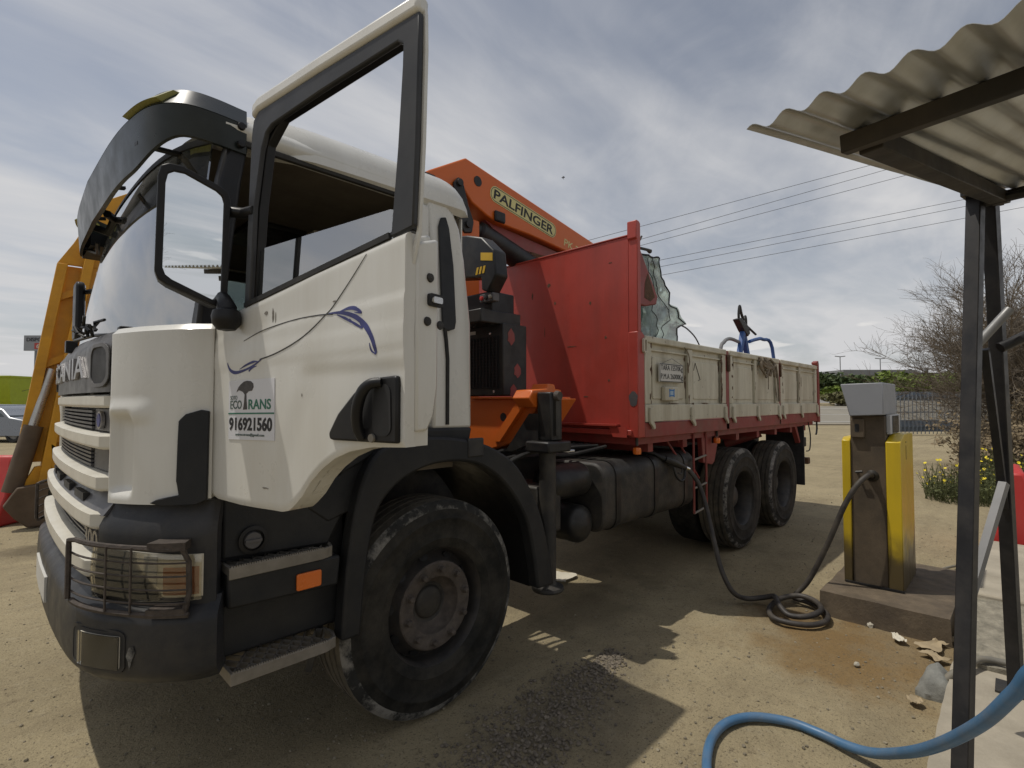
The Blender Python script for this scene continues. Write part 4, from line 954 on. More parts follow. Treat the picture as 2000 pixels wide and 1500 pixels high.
# ---- chassis
for sg in (-1, 1): obj('chassis_rail', MB().box(-.95, 6.7, sg*.43-.04, sg*.43+.04, .86, 1.12), 'grimy_steel', truck)
for x in (.0, 4.13, 5.48):
    ax_ = MB(); ax_.tube([(x, -.9, .535), (x, .9, .535)], .07, 12); ax_.box(x-.18, x+.18, -.2, .2, .40, .72); obj('axle', ax_, 'grimy_steel', truck, 0.02)
obj('engine_block', MB().box(-.95, .55, -.38, .38, .62, 1.2), 'black_frame', truck, 0.04)
for x in (.25, 1.3, 2.4, 3.4, 6.2): obj('cross_member', MB().box(x-.05, x+.05, -.39, .39, .9, 1.08), 'grimy_steel', truck)
# fuel tank with straps and cap
tk = obj('fuel_tank', MB().prism(rrect(-1.17, -.62, .615, 1.125, .11, 6), lambda a, b, d: (d, a, b), 1.50, 2.96), 'grimy_steel', truck, 0.02)
for x in (1.68, 2.25, 2.78):
    ro, ri = rrect(-1.178, -.612, .607, 1.133, .115, 6), rrect(-1.172, -.618, .613, 1.127, .111, 6)
    obj('tank_strap', MB().ring(ro, ri, lambda a, b, d: (d, a, b), x-.03, x+.03), 'black_steel', tk)
obj('tank_cap', MB().lathe([(.0005, .05), (.05, .05), (.055, .04), (.055, 0)], (2.30, -.95, 1.12), (0, 0, 1), 20), 'black_steel', tk)
# air cylinders
def capsule(p, q, r, n=20):
    p, q = Vector(p), Vector(q); d = (q-p).normalized(); L_ = (q-p).length
    prof = [(.001, -.0)] + [(r*sin(radians(t)), .6*r*(1-cos(radians(t)))) for t in (20, 40, 60, 75, 90)] + [(r, L_-.6*r)] + [(r*cos(radians(t)), L_ - .6*r + .6*r*sin(radians(t))) for t in (15, 30, 50, 70, 85)] + [(.001, L_)]
    return MB().lathe(prof, p, tuple(d), n)
obj('air_cylinder', capsule((1.02, -.98, 1.01), (1.50, -.98, 1.01), .125), 'black_steel', truck)
obj('air_cylinder', capsule((1.36, -1.12, .70), (1.36, -.55, .70), .135), 'black_steel', truck)
obj('air_cylinder', capsule((3.02, -1.10, .88), (3.02, -.5, .88), .16), 'grimy_steel', truck)
obj('equipment_box', MB().box(.88, 1.12, -1.08, -.55, .70, 1.02), 'grimy_steel', truck, 0.015)
obj('drain_pot', MB().lathe([(.001, -.16), (.05, -.15), (.075, -.10), (.08, .0), (.08, .1)], (1.02, -.98, .68), (0, 0, 1), 18), 'hub_rust', truck)
hs_ = MB()
for i in range(7):
    y0 = -1.0 + .08*i; hs_.tube(smooth_curve([(.55, y0, 1.15 + .04*sin(i*2.1)), (.9, y0+.05*sin(i), 1.24 - .03*(i % 3)), (1.4, y0+.1, 1.18 + .05*sin(i)), (1.85, y0+.05, 1.22)], 5), .014, 6)
obj('hydraulic_hoses', hs_, 'rubber', truck)
obj('subframe_beam', MB().box(.35, 6.7, -.50, -.38, 1.12, 1.22), 'black_steel', truck); obj('subframe_beam', MB().box(.35, 6.7, .38, .50, 1.12, 1.22), 'black_steel', truck)

# ---- crane behind the cab
crane = obj('loader_crane', MB().box(.95, 1.32, -.02, .34, 1.35, 3.15), 'orange_paint', truck, 0.015, label='orange loader crane folded behind the cab')
obj('crane_base', MB().prism([(-1.10, 1.60), (-1.02, 1.50), (-.86, 1.30), (-.62, 1.235), (.62, 1.235), (.86, 1.30), (1.10, 1.60)], lambda a, b, d: (.90 + d, a, b), 0, .38), 'orange_paint', crane, 0.012)
obj('base_top_lip', MB().box(.86, 1.30, -1.02, -.42, 1.600, 1.612), 'orange_paint', crane)
obj('base_gusset', MB().prism([(-.98, 1.57), (-.90, 1.57), (-.66, 1.30), (-.74, 1.30)], lambda a, b, d: (.86 + d, a, b), 0, .042), 'orange_paint', crane)
obj('base_hole', MB().lathe([(.0005, .003), (.03, .003), (.03, 0)], (.899, -.74, 1.47), (-1, 0, 0), 16), 'black_print', crane)
boomN = [(.66, 3.34), (.79, 3.437), (1.175, 3.668), (4.2, 3.14), (4.2, 2.97), (2.60, 3.145), (2.0, 3.19), (1.55, 3.20), (1.415, 3.235), (1.25, 3.30), (1.147, 3.40), (1.02, 3.20), (.90, 3.05), (.70, 3.02)]
bo = obj('boom', MB().prism(boomN, lambda a, b, d: (a, d, b), .0, .30), 'orange_paint', crane, 0.012)
obj('boom_lower_flange', MB().prism([(1.45, 3.215), (2.0, 3.17), (2.6, 3.125), (4.2, 2.95), (4.2, 2.90), (2.62, 3.06), (2.0, 3.05), (1.7, 3.08)], lambda a, b, d: (a, d, b), .06, .24), 'red_frame', bo)
obj('boom_pin_hole', MB().lathe([(.0005, .003), (.045, .003), (.045, 0)], (1.31, -.001, 3.505), (0, -1, 0), 20), 'black_print', bo)
# label plate follows the boom top edge
bd = Vector((3.025, 0, -.528)).normalized(); bu = Vector((-bd.z, 0, bd.x)); B0 = Vector((1.46, 0, 3.462))
def BX(o): return lambda a, b, d: tuple(B0 + bd*a + bu*b + Vector((0, -o - d, 0)))
lb = obj('boom_label', MB().prism(rrect(0, .93, -.075, .075, .07, 8), BX(0), 0, .003), 'cream_label', bo)
obj('boom_label_edge', MB().ring(rrect(.008, .922, -.067, .067, .062, 8), rrect(.014, .916, -.061, .061, .056, 8), BX(.003), 0, .001), 'tree_print', lb)
text('boom_word', 'PALFINGER', lambda a, b, d: BX(.0035)(.045 + a, -.045 + b, d), .09, 'black_print', lb, width=.84, depth=.001, bold=.022)
text('boom_word', 'PK 27000', lambda a, b, d: BX(.001)(1.075 + a, -.075 + b, d), .075, 'cream_label', bo, width=.52, depth=.001, bold=.008)
# lift ram with link plates
ram = obj('lift_ram', MB().tube([(1.16, .10, 3.16), (1.38, .10, 3.10), (1.40, .10, 3.095), (2.35, .10, 2.86)], [.075, .075, .105, .105], 18), 'black_steel', crane)
lk = [(1.02, 3.40), (1.07, 3.46), (1.12, 3.43), (1.18, 3.25), (1.24, 3.12), (1.22, 3.02), (1.14, 3.0), (1.08, 3.06), (1.05, 3.2)]
obj('link_plate', MB().prism(lk, lambda a, b, d: (a, d, b), -.035, -.004), 'black_steel', crane, 0.01)
obj('link_plate', MB().prism(lk, lambda a, b, d: (a, d, b), .304, .335), 'black_steel', crane, 0.01)
for a, b in ((1.075, 3.41), (1.17, 3.08)): obj('link_pin', MB().lathe([(.0005, .02), (.03, .02), (.032, 0)], (a, -.035, b), (0, -1, 0), 14), 'black_steel', crane)
obj('hose_clamp', MB().box(1.50, 1.63, -.03, .0, 3.20, 3.30), 'black_steel', bo, 0.015)
obj('hose_clamp', MB().box(.72, .84, -.03, .0, 3.33, 3.40), 'black_steel', bo, 0.015)
# control valve hood, with labels
hd = [(-.30, 2.82), (-.50, 2.785), (-.66, 2.735), (-.785, 2.62), (-.81, 2.445), (-.72, 2.335), (-.66, 2.36), (-.655, 2.45), (-.30, 2.50)]
hood = obj('valve_hood', MB().prism(hd, lambda a, b, d: (.76 + d, a, b), 0, .12), 'black_steel', crane, 0.012)
obj('warning_label', MB().prism([(-.775, 2.545), (-.655, 2.57), (-.655, 2.625), (-.775, 2.60)], lambda a, b, d: (.757 + d, a, b), 0, .003), 'yellow_label', hood)
for i in range(3):
    y = -.60 - .035*i; obj('hazard_stripe', MB().prism([(y, 2.475), (y-.02, 2.475), (y-.035, 2.525), (y-.015, 2.525)], lambda a, b, d: (.757 + d, a, b), 0, .003), 'yellow_label', hood)
obj('valve_block', MB().box(.82, 1.05, -.70, -.40, 2.20, 2.36), 'black_frame', crane, 0.01)
sb = obj('switch_box', MB().box(.78, .84, -.76, -.62, 2.275, 2.335), 'grey_panel', crane, 0.006)
for i in range(3): obj('switch_button', MB().lathe([(.0005, .014), (.014, .012), (.016, 0)], (.78, -.645 - .045*i, 2.305), (-1, 0, 0), 12), ('red_plastic', 'black_print', 'step_alloy')[i], sb)
obj('valve_pipe', MB().tube([(.86, -.66, 2.28), (.86, -.66, 2.12)], .03, 8), 'black_frame', crane)
lv = MB()
for i in range(4): lv.tube([(.80, -.42 - .06*i, 2.2), (.74, -.42 - .06*i, 2.10)], .007, 6)
obj('control_levers', lv, 'black_steel', crane)
obj('oil_reservoir', MB().box(.70, 1.10, -.72, -.05, 2.125, 2.22), 'black_steel', crane, 0.01)
# oil cooler box with grille
cool = obj('oil_cooler', MB().box(.885, 1.13, -.75, -.20, 1.62, 2.135), 'black_steel', crane, 0.008)
gm = MB()
for i in range(17): gm.box(.876, .882, -.70, -.28, lerp(1.68, 2.04, i/16)-.004, lerp(1.68, 2.04, i/16)+.004)
for i in range(13): gm.box(.8705, .8755, lerp(-.70, -.28, i/12)-.004, lerp(-.70, -.28, i/12)+.004, 1.68, 2.04)
obj('cooler_mesh', gm, 'black_frame', cool)
obj('cooler_core', MB().box(.882, .886, -.71, -.27, 1.67, 2.05), 'black_print', cool)
obj('cooler_badge', MB().box(.881, .885, -.46, -.38, 2.075, 2.10), 'plate_white', cool)
for y, z in ((-.62, 2.07), (-.66, 1.65)): obj('cooler_bolt', MB().lathe([(.0005, .006), (.010, .005), (.011, 0)], (.885, y, z), (-1, 0, 0), 10), 'chrome', cool)
for c_, z_, h_ in ((.965, 2.04, .07), (1.03, 1.80, .06), (.99, 1.65, .06)):
    q = [(c_ + .035*cos(t*pi/6)*(1 + .2*sin(3*t)), z_ + h_*.8*sin(t*pi/6)*(1 + .15*cos(2*t))) for t in range(12)]
    obj('paint_chip', MB().prism(q, XZ(-.7505), 0, .0015), 'red_frame', cool)
# stabiliser leg
leg = obj('stabiliser_leg', MB().tube([(.905, -1.14, .44), (.905, -1.14, 1.27)], .055, 18), 'grimy_steel', crane)
obj('stabiliser_inner', MB().tube([(.905, -1.14, .40), (.905, -1.14, .50)], .042, 16), 'chrome', leg)
obj('stabiliser_foot', MB().lathe([(.001, .06), (.05, .055), (.06, .03), (.10, .014), (.105, .0), (.10, -.012), (.001, -.014)], (.905, -1.14, .385), (0, 0, 1), 24), 'grimy_steel', leg)
obj('stabiliser_collar', MB().box(.80, 1.03, -1.24, -1.04, 1.255, 1.325), 'black_steel', leg, 0.012)
obj('stabiliser_head', MB().prism([(.87, 1.325), (.985, 1.325), (.985, 1.64), (.87, 1.64)], XZ(-1.08), 0, .12), 'black_steel', leg, 0.01)
obj('stabiliser_rib', MB().box(.905, .945, -1.215, -1.2, 1.36, 1.60), 'grimy_steel', leg)
obj('stabiliser_pin', MB().lathe([(.0005, .03), (.028, .03), (.034, .01), (.034, 0)], (.925, -1.20, 1.615), (0, -1, 0), 14), 'hub_rust', leg)
obj('stabiliser_valve', MB().box(.99, 1.06, -1.14, -1.04, 1.33, 1.46), 'grimy_steel', leg, 0.01)
obj('stabiliser_head_bracket', MB().prism([(.80, 1.60), (.84, 1.655), (.985, 1.665), (1.005, 1.70), (1.06, 1.695), (1.07, 1.665), (1.13, 1.66), (1.14, 1.55), (1.09, 1.535), (1.06, 1.47), (1.0, 1.47), (.985, 1.54), (.86, 1.54)], XZ(-1.02), -.1, .055), 'orange_paint', crane, 0.008)
obj('stabiliser_gusset', MB().prism([(-1.10, 1.50), (-1.02, 1.50), (-.80, 1.24), (-.86, 1.24), (-1.10, 1.33)], lambda a, b, d: (.86 + d, a, b), 0, .035), 'black_steel', crane)
legf = dup(leg, crane); legf.rotation_euler = (0, 0, pi); legf.location = (2*.905, 0, 0)
vb = MB()
for i in range(3): vb.tube([(1.10 + .03*i, -1.06, 1.24), (1.18 + .03*i, -1.10, 1.235)], .008, 6)
obj('valve_handles', vb, 'chrome', crane)

# ---- flatbed
bed = obj('flatbed', MB().box(1.90, 6.80, -1.19, 1.19, 1.24, 1.315), 'red_frame', truck, label='red flatbed with dropside panels')
for sg in (-1, 1): obj('side_rail', MB().box(1.944, 6.84, min(sg*1.25, sg*1.192), max(sg*1.25, sg*1.192), 1.295, 1.412), 'red_frame', bed, 0.006)
for x in [2.2 + .62*i for i in range(8)]: obj('bed_bearer', MB().box(x-.04, x+.04, -1.15, 1.15, 1.165, 1.24), 'red_frame', bed)
hb = obj('headboard', MB().box(1.855, 1.90, -1.165, 1.165, 1.36, 2.88), 'red_paint', bed, 0.004, label='tall red steel headboard')
obj('headboard_cap', MB().box(1.848, 1.907, -1.165, 1.165, 2.8805, 2.893), 'red_paint', hb, 0.003)
obj('headboard_sill', MB().box(1.82, 1.90, -1.20, 1.20, 1.315, 1.358), 'red_paint', hb, 0.006)
obj('headboard_sill_lip', MB().box(1.80, 1.853, -1.08, 1.08, 1.385, 1.40), 'red_paint', hb)
for sg in (-1, 1):
    q = lambda a, b, d: (a, sg*(1.168 + d), b)
    obj('headboard_post', MB().prism([(1.85, 2.10), (1.85, 2.84), (1.835, 2.85), (1.835, 2.985), (1.85, 2.99), (1.885, 2.985), (1.90, 2.97), (1.90, 2.10)], q, 0, .082), 'red_paint', hb, 0.006)
    obj('headboard_lower_post', MB().prism([(1.842, 1.30), (1.842, 2.12), (1.90, 2.125), (1.943, 2.10), (1.943, 1.30)], q, 0, .084), 'red_paint', hb, 0.006)
    obj('sill_corner', MB().prism([(1.165, 1.30), (1.04, 1.30), (1.0, 1.38), (1.165, 1.38)], lambda a, b, d: (1.815 + d, sg*a, b), 0, .004), 'red_paint', hb)
for i, (y, z, w, h) in enumerate(((-.35, 2.62, .018, .02), (-.42, 2.45, .012, .014), (-.80, 2.40, .012, .016), (-.95, 2.10, .012, .014), (-.15, 2.55, .010, .03), (-.60, 2.05, .05, .004), (-.30, 2.2, .004, .05), (-.98, 1.75, .012, .01), (-.75, 1.62, .03, .006), (-1.0, 2.7, .02, .005))):
    rnd = random.Random(i); obj('paint_chip', MB().prism([(y + w*cos(t*pi/5)*rnd.uniform(.6, 1.2), z + h*sin(t*pi/5)*rnd.uniform(.6, 1.2)) for t in range(10)], lambda a, b, d: (1.8535 + d, a, b), 0, .0012), 'rust', hb)
obj('post_hook', MB().tube([(1.905, -1.21, 2.86), (1.96, -1.21, 2.865), (1.985, -1.21, 2.90)], .008, 6), 'grimy_steel', hb)
obj('paint_patch', MB().prism([(cos(t*pi/7)*.07*(1 + .15*sin(t*2.3)), sin(t*pi/7)*.06) for t in range(14)], lambda a, b, d: (1.8395 + d, -1.21 + a*.55, 1.60 + b), 0, .002), 'grey_panel', hb)
latch = rrect(1.905, 1.955, 1.955, 2.075, .022, 5); latch_i = [(lerp(1.93, a, .55), lerp(2.015, b, .78)) for a, b in latch]
obj('post_latch', MB().ring(latch, latch_i, XZ(-1.2525), 0, .02), 'bed_paint', hb)
def dropside(x0, x1, sg, first=False):
    def B(a0, a1, z0, z1, d0, d1): return MB().box(a0, a1, min(sg*d0, sg*d1), max(sg*d0, sg*d1), z0, z1)
    p = obj('dropside', B(x0, x1, 1.44, 2.06, 1.205, 1.225), 'bed_paint', bed)
    obj('top_rail', B(x0, x1, 2.043, 2.098, 1.195, 1.262), 'bed_paint', p, 0.010)
    obj('bottom_board', B(x0, x1, 1.418, 1.556, 1.2255, 1.258), 'bed_paint', p, 0.006)
    xm = (x0+x1)/2
    for xa, xb in ((x0, x0+.10), (xm-.045, xm+.045), (x1-.10, x1)):
        obj('upright', B(xa, xb, 1.559, 2.042, 1.2255, 1.252), 'bed_paint', p, 0.005)
    for xa, xb in ((x0+.10, xm-.045), (xm+.045, x1-.10)):
        obj('pressed_ledge', B(xa+.002, xb-.002, 1.985, 2.0, 1.2255, 1.243), 'bed_paint', p, 0.003)
        obj('pressed_field', MB().prism(rrect(xa+.045, xb-.045, 1.60, 1.94, .02, 3), lambda a, b, d: (a, sg*(1.2255 + d), b), 0, .008), 'bed_paint', p, 0.006)
    for xh in (x0+.06, xm, x1-.05):
        hg = MB(); hg.add([], [])
        hg.prism([(xh-.025, 1.50), (xh-.018, 1.53), (xh+.018, 1.53), (xh+.025, 1.50), (xh+.025, 1.43), (xh+.05, 1.395), (xh+.055, 1.365), (xh+.03, 1.36), (xh+.01, 1.385), (xh-.025, 1.41)], lambda a, b, d: (a, sg*(1.2585 + d), b), 0, .02)
        obj('hinge', hg, 'bed_paint', p, 0.004)
    # rust eating along the seams
    rnd = random.Random(int(x0*100) + sg)
    for i in range(26):
        xr = rnd.choice((x0+.09, xm-.05, xm+.05, x1-.11)) + rnd.uniform(-.02, .02); zr = rnd.uniform(1.56, 2.03); hh = rnd.uniform(.012, .075)*rnd.random()**.4; ww = rnd.uniform(.003, .015)
        q = [(xr + ww*cos(t*pi/5)*rnd.uniform(.5, 1.2), zr + hh*sin(t*pi/5)*rnd.uniform(.6, 1.1)) for t in range(10)]
        inside = any(xa-.0 < xr < xb for xa, xb in ((x0, x0+.10), (xm-.045, xm+.045), (x1-.10, x1)))
        obj('rust_patch', MB().prism(q, lambda a, b, d: (a, sg*((1.2522 if inside else 1.2262) + d), b), 0, .0012), 'rust', p)
    return p
PX = ((1.948, 3.515), (3.60, 5.125), (5.185, 6.80))
for x0, x1 in PX:
    p0 = dropside(x0, x1, -1); dropside(x0, x1, 1)
for xa, xb in ((3.52, 3.595), (5.13, 5.18)):
    for sg in (-1, 1):
        obj('stake_post', MB().box(xa, xb, min(sg*1.20, sg*1.25), max(sg*1.20, sg*1.25), 1.30, 2.09), 'red_frame', bed, 0.005)
        obj('stake_latch', MB().box(xa+.012, xb-.012, min(sg*1.251, sg*1.275), max(sg*1.251, sg*1.275), 1.88, 2.05), 'rust', bed, 0.008)
obj('tailgate', MB().box(6.805, 6.85, -1.19, 1.19, 1.32, 2.06), 'red_frame', bed, 0.006)
for sg in (-1, 1):
    obj('rear_post', MB().prism([(6.805, 1.28), (6.905, 1.28), (6.885, 2.13), (6.86, 2.175), (6.80, 2.16), (6.76, 2.15), (6.765, 2.12), (6.815, 2.10)], lambda a, b, d: (a, sg*(1.195 + d), b), 0, .07), 'red_frame', bed, 0.008)
    obj('rear_hook', MB().tube([(6.88, sg*1.22, 1.28), (6.89, sg*1.22, 1.18), (6.86, sg*1.22, 1.12), (6.83, sg*1.22, 1.10)], .012, 6), 'black_steel', bed)
for xr, zr, ww, hh in ((3.405, 1.98, .018, .05), (3.41, 1.90, .02, .06), (3.40, 1.80, .022, .05), (3.415, 1.74, .012, .03), (3.408, 1.67, .024, .07), (3.40, 1.60, .018, .04), (2.70, 1.60, .012, .05), (2.76, 1.56, .03, .008), (3.0, 1.562, .09, .006), (2.4, 1.562, .12, .005), (5.05, 1.9, .012, .06), (5.0, 1.7, .010, .05), (3.70, 1.95, .010, .04)):
    rnd = random.Random(int(xr*1000 + zr*77))
    obj('rust_streak', MB().prism([(xr + ww*cos(t*pi/7)*rnd.uniform(.4, 1.2), zr + hh*sin(t*pi/7)*rnd.uniform(.6, 1.2)) for t in range(14)], XZ(-1.2525 if abs(zr-1.56) > .01 else -1.2585), 0, .0012), 'rust', bed)
# weight plate
wp = obj('weight_plate', MB().box(2.15, 2.565, -1.266, -1.2535, 1.738, 1.892), 'plate_white', bed, 0.003)
obj('weight_plate_border', MB().ring([(2.153, 1.741), (2.562, 1.741), (2.562, 1.889), (2.153, 1.889)], [(2.160, 1.747), (2.555, 1.747), (2.555, 1.883), (2.160, 1.883)], XZ(-1.2665), 0, .001), 'black_print', wp)
text('weight_line', 'TARA 15570Kg', lambda a, b, d: (2.172 + a, -1.267 - d, 1.823 + b), .056, 'black_print', wp, width=.375, depth=.001)
text('weight_line', 'P.M.A 26000Kg', lambda a, b, d: (2.172 + a, -1.267 - d, 1.752 + b), .056, 'black_print', wp, width=.375, depth=.001)
obj('plate_wire', MB().tube([(2.20, -1.262, 1.892), (2.36, -1.258, 1.935), (2.375, -1.257, 1.94), (2.40, -1.258, 1.932), (2.545, -1.262, 1.892)], .0018, 5), 'wire', wp)
jb = obj('junction_box', MB().box(2.23, 2.46, -1.275, -1.235, 1.585, 1.70), 'bed_paint', bed, 0.008)
obj('box_label', MB().prism([(2.29, 1.615), (2.32, 1.622), (2.355, 1.622), (2.385, 1.615), (2.38, 1.65), (2.385, 1.685), (2.355, 1.678), (2.32, 1.678), (2.29, 1.685), (2.295, 1.65)], XZ(-1.2752), 0, .001), 'label_blue', jb)
for xx in (2.315, 2.333, 2.351): obj('box_label_bar', MB().box(xx-.006, xx+.006, -1.2774, -1.2764, 1.633, 1.667), 'label_pale', jb)
obj('scratched_mark', MB().tube([(2.83, -1.237, 1.86), (2.86, -1.237, 1.93), (2.96, -1.237, 1.78), (2.92, -1.237, 1.77)], .0025, 5), 'black_print', bed)
obj('loose_rope', MB().tube(smooth_curve([(2.60, -1.262, 2.05), (2.66, -1.268, 2.0), (2.68, -1.27, 1.93), (2.655, -1.27, 1.88), (2.64, -1.268, 1.92)], 5), .005, 6), 'rag', bed)
# marker lamps, ladder, mudguard brackets, flaps
for x in (1.905, 3.40): 
    ml = obj('hanging_marker', MB().tube([(x, -1.2, 1.295), (x, -1.2, 1.235)], .012, 8), 'grimy_steel', bed)
    obj('marker_lens', MB().lathe([(.001, .03), (.03, .025), (.034, .0), (.03, -.025), (.001, -.03)], (x, -1.2, 1.195), (0, 0, 1), 14), 'amber', ml)
ld = obj('ladder', MB().tube([(2.885, -1.20, 1.31), (2.885, -1.20, .56)], .011, 8), 'red_frame', truck)
obj('ladder_rail', MB().tube([(3.15, -1.20, 1.31), (3.15, -1.20, .60)], .011, 8), 'red_frame', ld)
for z in (1.06, .80, .575): obj('ladder_rung', MB().tube([(2.885, -1.20, z-.015), (3.15, -1.20, z+.01)], .010, 8), 'step_alloy', ld)
obj('ladder_brace', MB().tube([(2.55, -1.1, 1.25), (2.95, -1.15, .85)], .010, 8), 'red_frame', ld); obj('ladder_brace', MB().tube([(2.75, -1.1, 1.25), (3.1, -1.15, .85)], .010, 8), 'red_frame', ld)
for sg in (-1, 1):
    q = lambda a, b, d: (a, sg*(1.10 + d), b)
    obj('mudguard_bracket', MB().prism([(3.16, 1.294), (3.60, 1.294), (3.46, .98), (3.40, .955), (3.20, .99)], q, 0, .05), 'red_frame', truck, 0.006)
    obj('rear_bracket', MB().prism([(6.00, 1.294), (6.10, 1.294), (6.30, 1.02), (6.26, 1.0)], q, 0, .06), 'red_frame', truck, 0.004)
    obj('mud_flap', MB().box(6.30, 6.33, min(sg*.70, sg*1.2), max(sg*.70, sg*1.2), .42, 1.25), 'rubber', truck, 0.004)
    obj('tail_lamp', MB().box(6.34, 6.42, min(sg*.95, sg*1.2), max(sg*.95, sg*1.2), .95, 1.08), 'black_frame', truck, 0.008)
    obj('flap_rail', MB().box(6.34, 6.38, min(sg*1.12, sg*1.18), max(sg*1.12, sg*1.18), .45, 1.25), 'rust', truck)
    obj('guard_lamp', MB().box(6.42, 6.52, min(sg*1.12, sg*1.22), max(sg*1.12, sg*1.22), .70, .79), 'rust', truck, 0.01)
obj('rear_cable', MB().tube(smooth_curve([(6.55, -1.19, 1.29), (6.62, -1.2, 1.1), (6.58, -1.2, .9), (6.45, -1.19, .88)], 5), .008, 6), 'rubber', truck)
obj('rear_lift_cylinder', MB().tube([(5.2, -.55, 1.02), (5.35, -.95, 1.18)], .06, 12), 'red_frame', truck)

# ================================================================== LOAD ON THE BED
def crumple(f, amp, sc, seed):
    def g_(a, b):
        p = Vector(f(a, b)); n_ = noise.noise_vector(p*sc + Vector((seed, 0, 0))); n2 = noise.noise_vector(p*sc*2.7 + Vector((seed, 7, 0)))
        return tuple(p + n_*amp + n2*amp*.4)
    return g_
def tri(P, Q, R, S):
    return lambda a, b: tuple(Vector(P).lerp(Vector(Q), a).lerp(Vector(R).lerp(Vector(S), a), b))
RE = [(1.95, 3.06), (2.216, 3.07), (2.30, 3.12), (2.344, 3.19), (2.378, 3.31), (2.41, 3.20), (2.548, 2.97), (2.774, 2.82), (2.92, 2.74)]
def glass_f(a, b):
    z = lerp(1.95, 2.92, b); return (lerp(2.42, interp(RE, z) - .03, a), -.955, z)
cg = crumple(glass_f, .034, 6.5, 1.7)
gs = obj('crumpled_sheet', MB().shell(cg, lambda a, b: tuple(Vector(cg(a, b)) + Vector((.002, .006, 0))), 40, 46), 'shattered', smooth=50)
tag(gs, 'crumpled translucent greenish sheet draped in the bed behind the red headboard', 'sheet')
ed = MB()
for a in (.33, .62, 1.0):
    ed.tube([Vector(cg(min(1, max(0, a + .09*sin(i*.55 + a*9) + .03*sin(i*1.7))), i/30)) + Vector((0, -.006, 0)) for i in range(31)], .007 if a in (0., 1.) else .004, 5)
ed.tube([Vector(cg(i/24, 1.0)) for i in range(25)], .008, 5)
obj('dark_fold', ed, 'black_frame', gs)
obj('dangling_strand', MB().tube(smooth_curve([(3.33, -.88, 2.36), (3.42, -.9, 2.33), (3.5, -.95, 2.24), (3.53, -1.0, 2.10), (3.53, -1.02, 2.0)], 5), .008, 6), 'wire', gs)
cr = obj('cream_panel', MB().prism([(2.42, 2.30), (2.70, 2.60), (2.715, 2.90), (2.66, 2.925), (2.44, 2.965)], lambda a, b, d: (a, -.885 + d, b), 0, .03), 'cream_scrap', bev=.006)
tag(cr, 'cream painted metal panel leaning in the bed beside the red headboard', 'metal panel')
obj('panel_pipe', MB().tube([(2.40, -.90, 2.97), (2.62, -.90, 2.99), (2.67, -.90, 2.985)], [.014, .014, .022], 8), 'grimy_steel', cr)
rp = obj('red_scrap_plate', MB().prism([(1.96, 2.40), (2.309, 2.40), (2.49, 2.44), (2.515, 2.51), (2.27, 2.82), (2.18, 2.93), (1.96, 2.93)], lambda a, b, d: (a, -1.06 + d, b), 0, .04), 'red_frame', bev=.01)
tag(rp, 'rusty red scrap plate jutting out behind the headboard post', 'scrap')
obj('rust_stain', MB().prism([(2.28, 2.47), (2.38, 2.45), (2.46, 2.50), (2.40, 2.60), (2.34, 2.69), (2.29, 2.60)], XZ(-1.0605), 0, .0015), 'rust', rp)
gb_ = crumple(tri((2.10, -1.0, 1.35), (3.05, -.9, 1.35), (2.30, -.95, 2.48), (2.60, -.9, 2.48)), .03, 4, 4.2)
gt = obj('green_tarpaulin', MB().shell(gb_, lambda a, b: tuple(Vector(gb_(a, b)) + Vector((0, .25, 0))), 14, 14), 'green_scrap')
tag(gt, 'dark green tarpaulin bundle low behind the crumpled sheet', 'tarpaulin')
# blue folding stand
st = thing('blue_stand', 'blue steel folding stand with hooks standing in the flatbed', 'stand', (5.8, -.6, 1.315))
for x0, x1, y in ((5.42, 5.74, -.62), (6.10, 5.80, -.58)):
    obj('leg', MB().bar((x0 - .25*(1 if x0 < 5.7 else -1), y, 1.34), (x1, y, 2.62), .075, .06, (0, 1, 0)), 'blue_paint', st, 0.006)
obj('clamp_head', MB().prism([(5.46, 2.70), (5.58, 2.73), (5.84, 2.63), (5.88, 2.54), (5.80, 2.49), (5.66, 2.56)], lambda a, b, d: (a, -.66 + d, b), 0, .09), 'black_steel', st, 0.01)
obj('cross_pin', MB().tube([(5.80, -.62, 2.66), (6.20, -.62, 2.56)], .016, 8), 'black_steel', st)
obj('hook', MB().tube(smooth_curve([(5.58, -.62, 2.62), (5.56, -.62, 2.78), (5.60, -.62, 2.90), (5.66, -.62, 2.80), (5.74, -.62, 2.72), (5.80, -.62, 2.78), (5.83, -.62, 2.70), (5.82, -.62, 2.58)], 5), .018, 8), 'black_steel', st)
obj('hoop', MB().tube(smooth_curve([(4.98, -.6, 1.4), (4.98, -.6, 2.20), (5.10, -.6, 2.36), (5.30, -.6, 2.42), (5.62, -.6, 2.40)], 5), .024, 8), 'brace_grey', st)
obj('hoop', MB().tube(smooth_curve([(6.0, -.6, 2.44), (6.30, -.6, 2.50), (6.55, -.6, 2.52), (6.78, -.66, 2.40), (6.79, -.72, 1.4)], 5), .026, 8), 'blue_paint', st)
